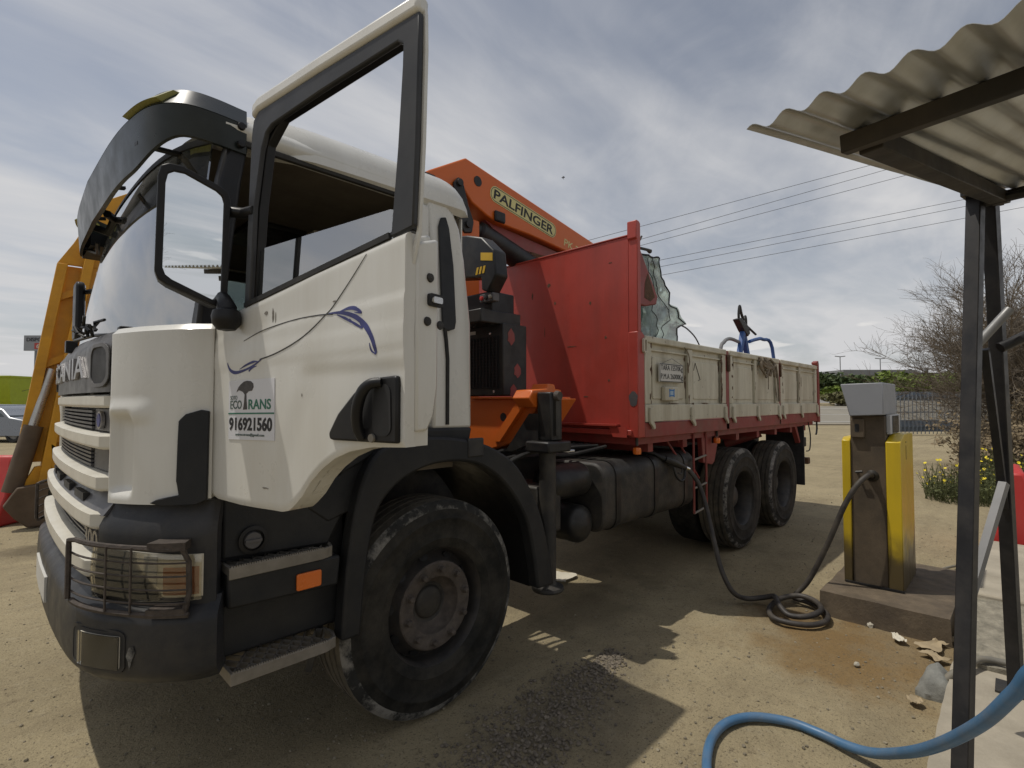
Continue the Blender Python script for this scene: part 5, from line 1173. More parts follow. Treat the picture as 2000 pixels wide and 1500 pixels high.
# rag and cord tied over the dropside
rg = MB()
rnd = random.Random(3)
for i in range(8):
    x = 4.40 + .055*i*(1 if i < 4 else .9); l_ = rnd.uniform(.06, .20)
    rg.tube(smooth_curve([(x, -1.268, 2.08), (x + rnd.uniform(-.05, .1), -1.285, 2.03), (x + rnd.uniform(-.04, .14), -1.285, 2.03 - l_*.5), (x + rnd.uniform(0, .14), -1.28, 2.03 - l_)], 4), [.016]*13 if False else .014, 6)
rg.tube(smooth_curve([(4.40, -1.268, 2.05), (4.55, -1.285, 1.98), (4.75, -1.285, 1.97), (4.95, -1.27, 2.02)], 5), .018, 6)
rg.tube(smooth_curve([(4.62, -1.28, 2.0), (4.66, -1.28, 1.85), (4.68, -1.272, 1.72)], 5), .005, 5)
rg.tube(smooth_curve([(4.96, -1.268, 2.02), (4.99, -1.28, 1.85), (5.03, -1.275, 1.70), (5.06, -1.27, 1.58)], 5), .012, 5)
tag(obj('tied_rag', rg, 'rag'), 'grubby cloth rag tied over the middle dropside panel', 'rag')

# ================================================================== PUMP
pump = thing('fuel_pump', 'yellow and grey fuel pump on a low concrete plinth', 'fuel pump', (3.35, -2.5, .17))
def stained():
    m = MATS['pump_yellow'].copy(); m.name = 'pump_yellow_stained'; n, l = m.node_tree.nodes, m.node_tree.links
    b = n['Principled BSDF']; src = b.inputs['Base Color'].links[0].from_socket
    t = n.new('ShaderNodeTexCoord'); s_ = n.new('ShaderNodeSeparateXYZ'); l.new(t.outputs['Object'], s_.inputs[0])
    q = n.new('ShaderNodeTexNoise'); q.inputs['Scale'].default_value = 5; q.inputs['Detail'].default_value = 7; l.new(t.outputs['Object'], q.inputs[0])
    a = n.new('ShaderNodeMath'); a.operation = 'MULTIPLY_ADD'; l.new(q.outputs[0], a.inputs[0]); a.inputs[1].default_value = -.45; l.new(s_.outputs[2], a.inputs[2])
    r = n.new('ShaderNodeMapRange'); r.interpolation_type = 'SMOOTHSTEP'; r.inputs[1].default_value = -.02; r.inputs[2].default_value = .24; r.inputs[3].default_value = .93; r.inputs[4].default_value = 0; l.new(a.outputs[0], r.inputs[0])
    x = n.new('ShaderNodeMix'); x.data_type = 'RGBA'; l.new(r.outputs[0], x.inputs[0]); l.new(src, x.inputs[6]); x.inputs[7].default_value = (.045, .033, .022, 1)
    l.new(x.outputs[2], b.inputs['Base Color']); MATS[m.name] = m
stained()
obj('core_panel', MB().box(3.115, 3.58, -2.602, -2.378, .17, 1.47), 'pump_dirty', pump, 0.004)
obj('side_cover', MB().prism([(3.10, .17), (3.10, 1.275), (3.16, 1.30), (3.60, 1.30), (3.60, .17)], lambda a, b, d: (a, -2.376 + d, b), 0, .056), 'pump_yellow_stained', pump, 0.006)
sc = obj('side_cover', MB().prism([(3.095, .17), (3.095, 1.275), (3.30, 1.33), (3.72, 1.32), (3.72, .17)], lambda a, b, d: (a, -2.604 - d, b), 0, .092), 'pump_yellow_stained', pump, 0.006)
obj('cover_slot', MB().box(3.34, 3.352, -2.6975, -2.6955, 1.13, 1.24), 'rust', sc)
obj('cover_screw', MB().lathe([(.0005, .003), (.006, .003), (.007, 0)], (3.346, -2.696, 1.265), (0, -1, 0), 8), 'black_print', sc)
hd_ = [(-2.330, 1.715), (-2.605, 1.722), (-2.605, 1.478), (-2.388, 1.466)]
obj('display_head', MB().prism(hd_, lambda a, b, d: (3.05 + d, a, b), 0, .56), 'pump_grey', pump, 0.006)
obj('display_column', MB().box(3.16, 3.60, -2.63, -2.603, 1.33, 1.476), 'pump_light', pump, 0.003)
obj('display_screen', MB().box(3.24, 3.52, -2.634, -2.631, 1.335, 1.468), 'screen_dark', pump)
nb = obj('nozzle_holder', MB().box(3.085, 3.114, -2.475, -2.385, 1.30, 1.445), 'pump_dirty', pump, 0.006)
obj('nozzle_slot', MB().prism(rrect(-2.443, -2.413, 1.345, 1.405, .008, 3), lambda a, b, d: (3.083 + d, a, b), 0, .003), 'black_print', nb)
obj('hose_outlet', MB().lathe([(.026, .03), (.03, .02), (.045, .0)], (3.115, -2.515, 1.01), (-1, 0, 0), 16), 'black_steel', pump)
obj('valve_tap', MB().tube([(3.11, -2.42, 1.03), (3.07, -2.42, 1.035), (3.07, -2.46, 1.04)], .010, 8), 'black_steel', pump)
obj('kick_plate', MB().box(3.08, 3.094, -2.70, -2.33, .175, .19), 'black_steel', pump)
# plinth
def plin(z, k):
    def f(a, b):
        x, y = lerp(2.74, 4.05, a), lerp(-2.235, -2.975, b)
        n_ = noise.noise_vector(Vector((x*5, y*5, z*6)))*.018*k
        return (x + n_.x, y + n_.y, z + n_.z*.35)
    return f
pb = obj('pump_plinth', MB().shell(plin(.172, .5), lambda a, b: (plin(-.03, 1.6)(a, b)[0] + .02*(a-.5), plin(-.03, 1.6)(a, b)[1] - .015*(b-.5), -.03), 40, 26), 'concrete_oily')
tag(pb, 'oil stained chipped concrete plinth under the fuel pump', 'plinth')
# fuel hose and nozzle
hp_ = [(3.09, -2.515, 1.015), (3.03, -2.50, 1.02), (2.97, -2.44, .945), (2.94, -2.36, .78), (2.925, -2.25, .48), (2.92, -2.12, .18), (2.90, -2.03, .05),
       (2.86, -2.02, .03), (2.83, -2.13, .03), (2.72, -2.27, .03), (2.56, -2.32, .028), (2.40, -2.26, .028), (2.33, -2.13, .028), (2.36, -2.02, .028), (2.52, -1.955, .03), (2.70, -1.98, .055), (2.80, -2.08, .075), (2.76, -2.20, .075), (2.62, -2.27, .07), (2.47, -2.22, .055), (2.43, -2.11, .045), (2.50, -2.02, .08), (2.62, -1.955, .085),
       (2.62, -1.86, .05), (2.56, -1.76, .035), (2.46, -1.70, .10), (2.46, -1.62, .24), (2.55, -1.53, .40), (2.64, -1.45, .56), (2.69, -1.38, .74), (2.70, -1.32, .88), (2.675, -1.25, .985)]
hose = obj('fuel_hose', MB().tube(smooth_curve(hp_, 7), .0195, 10), 'fuel_hose')
tag(hose, 'black fuel hose running from the pump through a ground coil to the truck tank', 'hose')
nz = MB(); nz.tube([(2.675, -1.25, .985), (2.63, -1.24, 1.0)], .021, 12); obj('nozzle_coupling', nz, 'chrome', hose)
nz = MB(); nz.tube([(2.63, -1.24, 1.0), (2.54, -1.22, 1.035), (2.46, -1.20, 1.065), (2.40, -1.17, 1.09)], [.024, .028, .034, .03], 12)
nz.tube([(2.40, -1.17, 1.09), (2.34, -1.10, 1.14), (2.31, -1.02, 1.15)], [.026, .02, .015], 10)
obj('nozzle', nz, 'black_steel', hose)
nz = MB(); nz.tube(smooth_curve([(2.62, -1.245, .98), (2.60, -1.25, .92), (2.54, -1.25, .90), (2.48, -1.24, .935), (2.46, -1.22, 1.02)], 5), .011, 8); nz.tube(smooth_curve([(2.58, -1.24, 1.0), (2.55, -1.245, .96), (2.50, -1.24, .97)], 4), .007, 6)
obj('nozzle_trigger', nz, 'black_steel', hose)

# ================================================================== CANOPY
can = thing('canopy_shelter', 'open shelter of corrugated sheet on dark steel posts beside the pump', 'shelter', (1.5, -3.2, .1))
C0 = Vector((-.33, -2.85, 2.25)); E1 = Vector((1.88, -.35, .28)); E1L = E1.length; E1 = E1/E1L; E2 = Vector((-.183, -.983, 0)); E3 = E2.cross(E1); E3 = E3 if E3.z > 0 else -E3
PIT = .081
def cor(o):
    def f(a, b):
        t = a*1.98; s = b*2.43; w = .0105*cos(2*pi*s/PIT - 1.1) + .002*noise.noise(Vector((t*2, s*3, 0)))
        return tuple(C0 + E1*t + E2*s + E3*(w + o))
    return f
obj('corrugated_sheet', MB().shell(cor(0), cor(.0012), 10, 30*10), 'galvanised', can, smooth=60)
def CP(t, s, d): return C0 + E1*t + E2*s + E3*d
obj('purlin', MB().bar(CP(.285, .10, -.036), CP(.36, 2.4, -.036), .042, .046, tuple(E3)), 'beam_brown', can, 0.003)
obj('purlin', MB().bar(CP(1.90, .02, -.036), CP(1.90, 2.4, -.036), .042, .046, tuple(E3)), 'beam_brown', can, 0.003)
obj('edge_rafter', MB().bar(CP(.32, .150, -.040), CP(1.93, .09, -.040), .055, .05, tuple(E3)), 'beam_brown', can, 0.003)
obj('far_rafter', MB().bar(CP(.2, 1.7, -.10), CP(1.96, 1.7, -.10), .055, .045, tuple(E3)), 'beam_brown', can, 0.003)
def post(p, q, w=.054): return MB().bar(p, q, w, w, (cos(AZ+.5), sin(AZ+.5), 0))
obj('post', post((.965, -3.130, .10), (1.455, -3.204, 2.50)), 'post_paint', can, 0.004)
obj('post', post((2.056, -3.278, .10), (1.62, -3.247, 2.50)), 'post_paint', can, 0.004)
obj('post_head', MB().bar((1.38, -3.20, 2.505), (1.72, -3.25, 2.52), .09, .02), 'post_paint', can)
obj('foot_plate', MB().box(1.99, 2.15, -3.36, -3.20, .104, .112), 'grimy_steel', can)
obj('foot_plate', MB().box(.89, 1.05, -3.21, -3.05, .104, .112), 'grimy_steel', can)
# second pair of legs under the far corner, off to the right
obj('post', post((.75, -4.85, .10), (1.20, -4.85, 2.46)), 'post_paint', can, 0.004); obj('post', post((1.75, -4.85, .10), (1.32, -4.85, 2.46)), 'post_paint', can, 0.004)
obj('brace', MB().tube([(1.50, -3.15, 1.78), (1.63, -3.30, 2.00)], .020, 10), 'brace_grey', can)
obj('brace', MB().tube([(1.66, -3.265, 1.83), (1.95, -3.75, 2.12)], .024, 10), 'post_paint', can)
obj('brace', MB().bar((1.575, -3.215, 1.82), (1.86, -3.262, 1.06), .03, .03), 'post_paint', can)
obj('brace', MB().bar((1.775, -3.262, 1.19), (1.47, -3.12, .60), .032, .032), 'brace_grey', can)
obj('top_tie', MB().tube([(1.46, -3.22, 2.47), (1.2, -4.85, 2.44)], .02, 8), 'post_paint', can)

# ================================================================== HOSES AND LITTER
bp_ = [(.36, -2.46, .022), (.45, -2.385, .022), (.60, -2.312, .022), (.76, -2.27, .022), (.917, -2.277, .023), (1.046, -2.35, .024), (1.126, -2.486, .024), (1.131, -2.616, .026), (1.105, -2.73, .034), (1.07, -2.83, .065), (.985, -2.93, .15), (.86, -3.03, .27), (.72, -3.13, .42), (.585, -3.22, .58), (.49, -3.29, .73), (.43, -3.36, .86), (.42, -3.6, .98), (.5, -4.1, .96)]
tag(obj('blue_hose', MB().tube(smooth_curve(bp_, 8), .0205, 14), 'blue_hose'), 'thick blue rubber hose curving over the ground in the foreground', 'hose')
gp2 = [(1.98, -2.99, .06), (2.02, -3.03, .115), (2.10, -3.08, .14), (2.24, -3.13, .15), (2.29, -3.20, .15), (2.27, -3.30, .15), (2.15, -3.42, .135), (1.9, -3.6, .125)]
tag(obj('grey_hose', MB().tube(smooth_curve(gp2, 6), .017, 10), 'grey_hose'), 'dusty pale grey hose lying on the slab by the posts', 'hose')
gp3 = [(3.9, -2.85, .04), (4.2, -2.75, .03), (4.6, -2.80, .03), (4.9, -2.95, .03), (4.7, -3.03, .03), (4.3, -2.95, .03), (4.1, -2.83, .03), (4.5, -2.72, .03)]
tag(obj('thin_cable', MB().tube(smooth_curve(gp3, 6), .012, 8), 'grey_hose'), 'thin pale cable looped on the dirt behind the plinth', 'cable')
gp4 = [(2.35, -2.80, .02), (2.3, -2.90, .02), (2.28, -3.0, .025), (2.3, -3.04, .05)]
cl = crumple(lambda a, b: (lerp(1.90, 2.14, a), lerp(-2.90, -3.06, b), .02 + .12*sin(pi*a)*sin(pi*b)**.6), .03, 9, 8)
tag(obj('grey_cloth', MB().shell(cl, lambda a, b: (cl(a, b)[0], cl(a, b)[1], -.01), 16, 14), 'grey_cloth'), 'crumpled grey cloth at the foot of the front canopy post', 'cloth')
def rock(r, seed, sq=.7):
    mb = MB(); bm2 = bmesh.new(); bmesh.ops.create_icosphere(bm2, subdivisions=2, radius=1)
    vs_ = []
    for v in bm2.verts:
        k_ = 1 + .45*noise.noise(v.co*1.3 + Vector((seed*7.1, 0, 0))); vs_.append((v.co.x*r*k_, v.co.y*r*k_*.8, v.co.z*r*k_*sq))
    mb.add(vs_, [tuple(q.index for q in f.verts) for f in bm2.faces]); bm2.free(); return mb
for i, (x, y, r, lab) in enumerate(((2.735, -2.546, .028, 'white stone on the orange stained earth before the plinth'), (2.04, -2.594, .020, 'small pale stone alone on the dirt near the blue hose'), (4.55, -2.98, .07, 'rounded pale stone lying beside the slab behind the pump'))):
    rb = rock(r, i+1); rb.v = [(a+x, b+y, c+r*.4) for a, b, c in rb.v]; tag(obj('stone', rb, 'stone', smooth=25), lab, 'stone')
for i, (x, y, w, l_, a, m_, lab) in enumerate(((2.60, -2.72, .13, .05, .5, 'paper', 'strip of white paper on the ground before the plinth'),
        (2.63, -2.90, .20, .10, -.3, 'cardboard', 'crumpled torn cardboard piece by the plinth corner'), (2.45, -2.92, .13, .09, .9, 'cardboard', 'folded cardboard scrap nearest the front canopy post'),
        (2.80, -2.99, .17, .10, 1.3, 'cardboard', 'flattened cardboard scrap between plinth and slab'), (1.98, -.39, .24, .17, .45, 'paper', 'yellowish flattened paper sheet under the truck behind the stabiliser'),
        (1.78, -2.90, .07, .05, .2, 'cardboard', 'small dry leaf of cardboard beside the slab edge'), (4.3, -3.02, .3, .16, .2, 'cardboard', 'torn cardboard sheet on the dirt behind the pump'))):
    def pf(u, v, w=w, l_=l_, a=a, x=x, y=y, i=i):
        p = Vector(((u-.5)*w, (v-.5)*l_*(1 + .4*sin(u*5+i)), 0)); q = Matrix.Rotation(a, 3, 'Z') @ p
        return (x + q.x, y + q.y, .012 + .018*(1 + noise.noise(Vector((u*4+i*3, v*4, i))))*(0.5 if i == 4 else 1))
    tag(obj('litter_scrap', MB().shell(pf, lambda u, v: tuple(Vector(pf(u, v)) - Vector((0, 0, .002))), 8, 6), m_), lab, 'litter')
# loose stones: a dark gravel spill and scattered grit
def scatter(name, n_, fn, m, rmin, rmax, seed, label, cat):
    rnd = random.Random(seed); bm2 = bmesh.new(); bmesh.ops.create_icosphere(bm2, subdivisions=1, radius=1)
    base = [v.co.copy() for v in bm2.verts]; fc = [tuple(q.index for q in f.verts) for f in bm2.faces]; bm2.free(); mb = MB()
    for _ in range(n_):
        x, y, k_ = fn(rnd); r = rmin + (rmax-rmin)*rnd.random()**2.5*k_; R = Matrix.Rotation(rnd.uniform(0, 6.28), 3, (rnd.uniform(-1, 1), rnd.uniform(-1, 1), rnd.uniform(-1, 1.1)))
        j = [rnd.uniform(.7, 1.25) for _ in base]; z = gz(x, y) + r*.35; o = len(mb.v)
        mb.v += [(x + q.x, y + q.y, z + q.z*.75) for q in ((R @ (b*jj))*r for b, jj in zip(base, j))]; mb.f += [tuple(i+o for i in f) for f in fc]
    o = obj(name, mb, m, smooth=0); tag(o, label, cat); kind(o, 'stuff'); return o
def spill(rnd):
    t = rnd.random(); x = lerp(-.45, 1.15, t); y = lerp(-1.62, -1.50, t) + rnd.gauss(0, .05 + .09*sin(pi*min(1, t*1.1))) - .1*(1-t)
    return x + rnd.gauss(0, .05), y, 1
scatter('gravel_spill', 3600, spill, 'gravel_dark', .003, .013, 11, 'spill of dark loose gravel on the ground beside the front wheel', 'gravel')
def grit(rnd):
    while True:
        d = 1.6 + rnd.random()**1.6*9; a = AZ + radians(rnd.uniform(-50, 48)); x, y = CAM.x + d*cos(a), CAM.y + d*sin(a)
        if y > -3.0: return x, y, 1
scatter('scattered_grit', 5200, grit, 'pebble', .0022, .010, 12, 'small pebbles and grit scattered over the dirt yard', 'grit')

# ================================================================== LEFT BACKGROUND
def barrier(name, c, ang, L_, label):
    t = thing(name, label, 'barrier', (c[0], c[1], 0), 'red plastic barriers')
    ca_, sa_ = cos(ang), sin(ang)
    pr = [(-.24, 0), (.24, 0), (.24, .12), (.13, .38), (.085, .80), (.06, .88), (-.06, .88), (-.085, .80), (-.13, .38), (-.24, .12)]
    f = lambda a, b, d: (c[0] + d*ca_ - a*sa_, c[1] + d*sa_ + a*ca_, b)
    obj('shell', MB().prism(pr, f, -L_/2, L_/2), 'red_plastic', t, 0.03)
    for s in (-.28, .28):
        obj('moulded_rib', MB().prism([(-.17, .12), (.17, .12), (.14, .40), (.10, .72), (-.10, .72), (-.14, .40)], f, s*L_-.06, s*L_+.06), 'red_plastic', t, 0.02)
    return t
barrier('plastic_barrier', (-1.72, 6.32), radians(-45), 1.0, 'red plastic barrier at the left edge of the yard beside the yellow ramp')
barrier('plastic_barrier', (5.95, -3.28), radians(2), 1.0, 'red plastic barrier on the right behind the canopy posts')
# yellow loading ramp raised upright
rp_ = thing('loading_ramp', 'yellow raised trailer loading ramp standing left of the truck cab', 'ramp', (-.9, 5.7, 0))
RL = lambda z: -1.345 + .0*z + (.035*(z-.2) if z < 1.74 else .054 + .145*(z-1.74))          # left edge
def RX(o): return lambda z: -1.40 + o + .135*(z-.9)
def band_(o0, o1, z0, z1, y0, y1, n_=6):
    A = [(RX(o0)(lerp(z0, z1, i/n_)), lerp(z0, z1, i/n_)) for i in range(n_+1)]; B = [(RX(o1)(lerp(z0, z1, i/n_)), lerp(z0, z1, i/n_)) for i in range(n_+1)]
    return MB().strip(A, B, lambda a, b, d: (a, y0 + d, b), 0, y1-y0)
obj('outer_flange', band_(.0, .11, .75, 3.40, 5.60, 5.68), 'ramp_yellow', rp_, 0.008)
obj('inner_flange', band_(.26, .36, .45, 3.85, 5.50, 5.75), 'ramp_yellow', rp_, 0.008)
obj('top_plate', MB().prism([(RX(0)(3.4), 3.4), (RX(.36)(3.4), 3.40), (.6, 3.40), (.6, 5.2), (RX(.36)(4.1), 4.35), (RX(.12)(3.7), 3.70)], lambda a, b, d: (a, 5.64 + d, b), 0, .05), 'ramp_yellow', rp_, 0.008)
obj('main_plate', band_(.36, 1.6, .40, 3.398, 5.62, 5.70), 'ramp_yellow', rp_, 0.008)
obj('back_plate', band_(.10, .26, .80, 3.395, 5.72, 5.75), 'ramp_yellow', rp_)
for z in (2.05, 2.95): obj('cross_rib', MB().bar((RX(.08)(z), 5.68, z), (RX(.28)(z+.12), 5.68, z+.12), .06, .08), 'ramp_yellow', rp_)
obj('pocket_gusset', MB().prism([(RX(.36)(2.9), 2.9), (RX(.56)(2.9), 2.9), (RX(.56)(2.2), 2.25), (RX(.36)(2.3), 2.15)], lambda a, b, d: (a, 5.55 + d, b), 0, .068), 'ramp_yellow', rp_)
obj('lower_gusset', MB().prism([(RX(.36)(1.6), 1.6), (RX(.62)(1.9), 1.9), (RX(.7)(1.1), 1.1), (RX(.36)(1.05), 1.05)], lambda a, b, d: (a, 5.55 + d, b), 0, .068), 'ramp_yellow', rp_)
rr_ = obj('ram_rod', MB().tube([(RX(.17)(2.0), 5.66, 2.0), (RX(.10)(1.25), 5.62, 1.25)], .055, 14), 'ramp_rod', rp_)
obj('ram_barrel', MB().tube([(RX(.11)(1.27), 5.62, 1.27), (RX(.04)(.45), 5.60, .45)], .10, 16), 'ramp_brown', rp_)
obj('hinge_plate', MB().prism([(-1.50, .30), (-1.38, .52), (-1.05, .56), (-.85, .45), (-.80, .15), (-.95, .02), (-1.28, .02), (-1.40, .15)], lambda a, b, d: (a, 5.42 + d, b), 0, .14), 'ramp_brown', rp_, 0.015)
obj('hinge_arm', MB().prism([(-1.34, .50), (-1.22, .75), (-1.02, .78), (-.98, .52), (-1.18, .40)], lambda a, b, d: (a, 5.565 + d, b), 0, .10), 'ramp_yellow', rp_, 0.008)
obj('hinge_arm', MB().prism([(-1.08, 1.05), (-.96, .95), (-.90, .45), (-1.0, .42), (-1.06, .70)], lambda a, b, d: (a, 5.50 + d, b), 0, .06), 'ramp_yellow', rp_, 0.008)
obj('deck', MB().box(-.9, 2.6, 5.45, 7.2, .55, .85), 'ramp_brown', rp_, 0.01)
# parked cars
def car(name, c, ang, m, label, sc=1.0):
    t = thing(name, label, 'car', (c[0], c[1], gz(*c)), 'cars parked across the yard')
    R = Matrix.Rotation(ang, 3, 'Z'); o = Vector((c[0], c[1], gz(*c)))
    W = lambda x, y, z: tuple(o + R @ (Vector((x, y, z))*sc))
    side = [(-2.0, .30), (-2.05, .62), (-1.98, .86), (-1.72, .95), (-1.35, 1.38), (-1.0, 1.47), (.25, 1.46), (.75, 1.28), (1.15, .98), (1.85, .84), (2.05, .66), (2.08, .34), (1.75, .22), (-1.75, .22)]
    def ww(z): return .86 - .17*sst(.9, 1.45, z)
    def shell_(y0, y1, nm, mm, poly=side):
        mb = MB(); n_ = len(poly); mb.add([W(x, y0*ww(z), z) for x, z in poly] + [W(x, y1*ww(z), z) for x, z in poly], [tuple(range(n_-1, -1, -1)), tuple(range(n_, 2*n_))] + [(i, (i+1) % n_, n_+(i+1) % n_, n_+i) for i in range(n_)])
        return obj(nm, mb, mm, t, .05*sc)
    shell_(-1, 1, 'body', m)
    for sg in (-1, 1):
        for poly in ([(-1.22, .98), (-1.18, 1.32), (-.95, 1.39), (-.42, 1.40), (-.42, .98)], [(-.36, .98), (-.36, 1.40), (.20, 1.39), (.62, 1.25), (.95, .99)]):
            mb = MB(); n_ = len(poly); mb.add([W(x, sg*(ww(z)+.004), z) for x, z in poly] + [W(x, sg*(ww(z)+.012), z) for x, z in poly], [tuple(range(n_-1, -1, -1)), tuple(range(n_, 2*n_))] + [(i, (i+1) % n_, n_+(i+1) % n_, n_+i) for i in range(n_)])
            obj('side_window', mb, 'car_glass', t)
        for x in (-1.28, 1.30):
            wl_ = obj('wheel', MB().lathe([(.001, .02), (.18, .02), (.20, .10), (.29, .10), (.31, .05), (.31, -.12), (.001, -.12)], W(x, sg*.76, .31), tuple(R @ Vector((0, sg, 0))), 20), 'rubber', t)
            obj('hubcap', MB().lathe([(.001, .06), (.10, .055), (.185, .03)], W(x, sg*.79, .31), tuple(R @ Vector((0, sg, 0))), 16), 'silver', wl_)
        mb = MB(); mb.add([W(2.06, sg*.45, .60), W(2.06, sg*.78, .62), W(1.92, sg*.84, .74), W(1.98, sg*.5, .72), W(1.9, sg*.5, .6), W(1.9, sg*.78, .6)], [(0, 1, 2, 3), (0, 4, 5, 1)]); obj('headlight', mb, 'plate_white', t)
        mb = MB(); mb.box(0, 0, 0, 0, 0, 0); mb = MB(); mb.tube([W(-.1, sg*.875, .88), W(.12, sg*.875, .88)], .018, 6); obj('door_handle', mb, 'car_glass', t)
    mb = MB(); mb.add([W(.30, -.66, 1.44), W(.30, .66, 1.44), W(1.12, .80, 1.005), W(1.12, -.80, 1.005)], [(0, 1, 2, 3)]); mb.v = [(a, b, z+.012) for a, b, z in mb.v]; obj('front_window', mb, 'car_glass', t)
    mb = MB(); mb.add([W(-1.40, -.66, 1.36), W(-1.40, .66, 1.36), W(-1.72, .78, .96), W(-1.72, -.78, .96)], [(0, 1, 2, 3)]); mb.v = [(a-.01, b, z+.01) for a, b, z in mb.v]; obj('rear_window', mb, 'car_glass', t)
car('parked_car', (-1.25, 25.6), radians(-48), 'silver', 'silver hatchback parked far left behind the red barrier')
car('parked_car', (1.25, 22.9), radians(-140), 'white_car', 'white car parked in front of the silver hatchback')
# lime green tipper behind the cars
lt = thing('lime_tipper', 'lime green tipper trailer standing behind the parked cars', 'trailer', (-3.5, 41, ramp(32)))
R_ = Matrix.Rotation(radians(-45), 3, 'Z'); LO = Vector((-3.0, 41.5, 0))
LW = lambda x, y, z: tuple(LO + R_ @ Vector((x, y, z)))
mb = MB(LW); mb.prism([(-1.25, 3.0), (1.25, 3.0), (1.2, 1.6), (.9, 1.15), (-.9, 1.15), (-1.2, 1.6)], lambda a, b, d: (d, a, b), -4.5, 4.2); obj('tipper_body', mb, 'lime', lt, 0.05)
mb = MB(LW); mb.box(-4.55, 4.25, -1.30, 1.30, 2.94, 3.06); obj('top_rim', mb, 'lime', lt, 0.02)
mb = MB(LW); mb.box(-4.4, 4.6, -.5, .5, .75, 1.1); obj('frame', mb, 'black_frame', lt)
for x in (-3.4, -2.1, 2.6):
    for sg in (-1, 1):
        obj('wheel', MB().lathe([(.001, .0), (.28, .02), (.30, .14), (.48, .14), (.52, .08), (.52, -.15), (.001, -.15)], LW(x, sg*1.0, ramp(32)*.3 + .5), tuple(R_ @ Vector((0, sg, 0))), 24), 'rubber', lt)
# hoarding sign
sg_ = thing('roadside_sign', 'grey roadside sign with red strip far off at the left', 'sign', (1.2, 57.8, ramp(45)))
su = Vector((sin(AZ), -cos(AZ), 0)); sf = Vector((CA, SA, 0)); sc0 = Vector((.286, 58.70, 6.03))
SW = lambda a, b, d: tuple(sc0 + su*a - sf*d + Vector((0, 0, b)))
obj('board', MB().prism([(0, 0), (4.2, 0), (4.2, 1.35), (0, 1.35)], SW, -.15, 0), 'sign_grey', sg_)
text('sign_word', 'DISPONIBLE', lambda a, b, d: SW(.25 + a, .82 + b, .01 + d), .33, 'sign_text', sg_, width=2.6, depth=.02, bold=.015)
obj('red_strip', MB().prism([(.95, .15), (3.0, .15), (3.0, .68), (.95, .68)], SW, .005, .02), 'sign_red', sg_)
text('sign_digits', '6', lambda a, b, d: SW(1.15 + a, .22 + b, .03 + d), .38, 'plate_white', sg_, width=.28, depth=.02, bold=.015)
for a in (1.0, 3.2): obj('pole', MB().tube([Vector(SW(a, 0, -.1)), Vector((SW(a, 0, -.1)[0], SW(a, 0, -.1)[1], ramp(45)-.2))], .10, 8), 'far_roof', sg_)

# ================================================================== RIGHT BACKGROUND
def leaf_cloud(mb, c, rad, n_, size, rnd, flatten=.8):
    for _ in range(n_):
        while True:
            p = Vector((rnd.uniform(-1, 1), rnd.uniform(-1, 1), rnd.uniform(-1, 1)))
            if .25 < p.length < 1: break
        p = Vector((p.x*rad[0], p.y*rad[1], p.z*rad[2])) + c
        a = Vector((rnd.uniform(-1, 1), rnd.uniform(-1, 1), rnd.uniform(-.6, .6))).normalized(); b = a.cross(Vector((rnd.uniform(-1, 1), rnd.uniform(-1, 1), rnd.uniform(-1, 1)))).normalized()
        s = size*rnd.uniform(.5, 1.3); o = len(mb.v)
        mb.v += [tuple(p - a*s), tuple(p + b*s*.45), tuple(p + a*s), tuple(p - b*s*.45)]; mb.f.append((o, o+1, o+2, o+3))
def leafy(name, f, l_, w, h, m, label, cat, seed, n_=1500, size=.35, trunk=True, group=None):
    rnd = random.Random(seed); x, y = from_fl(f, l_); z0 = ramp(f)
    t = thing(name, label, cat, (x, y, z0), group); mb = MB()
    for i in range(9):
        a = rnd.uniform(0, 6.28); rr = rnd.uniform(0, .6)
        c = Vector((x + cos(a)*rr*w*.55, y + sin(a)*rr*w*.55, z0 + h*rnd.uniform(.35 if trunk else .25, .78)))
        leaf_cloud(mb, c, (w*.30*rnd.uniform(.7, 1.2), w*.30*rnd.uniform(.7, 1.2), h*.22*rnd.uniform(.7, 1.2)), n_//9, size, rnd)
    obj('crown', mb, m, t, smooth=0)
    tr2 = MB(); tr2.tube([(x, y, z0-.1), (x + .1, y, z0 + h*.35), (x - .1, y + .1, z0 + h*.6)], [w*.035, w*.025, w*.012], 7)
    for i in range(4):
        a = rnd.uniform(0, 6.28); tr2.tube([(x + .05, y, z0 + h*.3), (x + cos(a)*w*.25, y + sin(a)*w*.25, z0 + h*.65)], [w*.018, w*.007], 5)
    obj('trunk', tr2, 'bark', t)
    return t
FT = 'trees and bushes beyond the road'
leafy('tree', 72, 43.0, 7, 5.0, 'leaf_dark', 'dark evergreen tree just right of the tail of the flatbed', 'tree', 21, 1500, .45, True, FT)
leafy('tree', 70, 45.8, 6, 4.3, 'leaf_dark', 'rounded dark tree left of the far warehouse', 'tree', 22, 1500, .42, True, FT)
leafy('tree', 74, 40.0, 7, 5.3, 'leaf_dark', 'taller dark tree hidden mostly by the flatbed tail', 'tree', 23, 1300, .45, True, FT)
leafy('tree', 68, 48.0, 5, 3.6, 'leaf_dark', 'low dark tree in front of the far warehouse', 'tree', 28, 1200, .40, True, FT)
leafy('tree', 66, 49.6, 6, 4.8, 'leaf_bright', 'bright green tree rising above the grey pump head', 'tree', 24, 1700, .40, True, FT)
leafy('tree', 66, 53.4, 8, 4.0, 'leaf_bright', 'spreading bright green tree to the right of the pump head', 'tree', 25, 1800, .42, True, FT)
leafy('tree', 66, 57.5, 8, 4.2, 'leaf_bright', 'bright green tree beside the dry thicket', 'tree', 26, 1600, .42, True, FT)
leafy('tree', 67, 62.5, 9, 4.6, 'leaf_brown', 'olive brown tree behind the palisade fence', 'tree', 29, 1500, .42, True, FT)
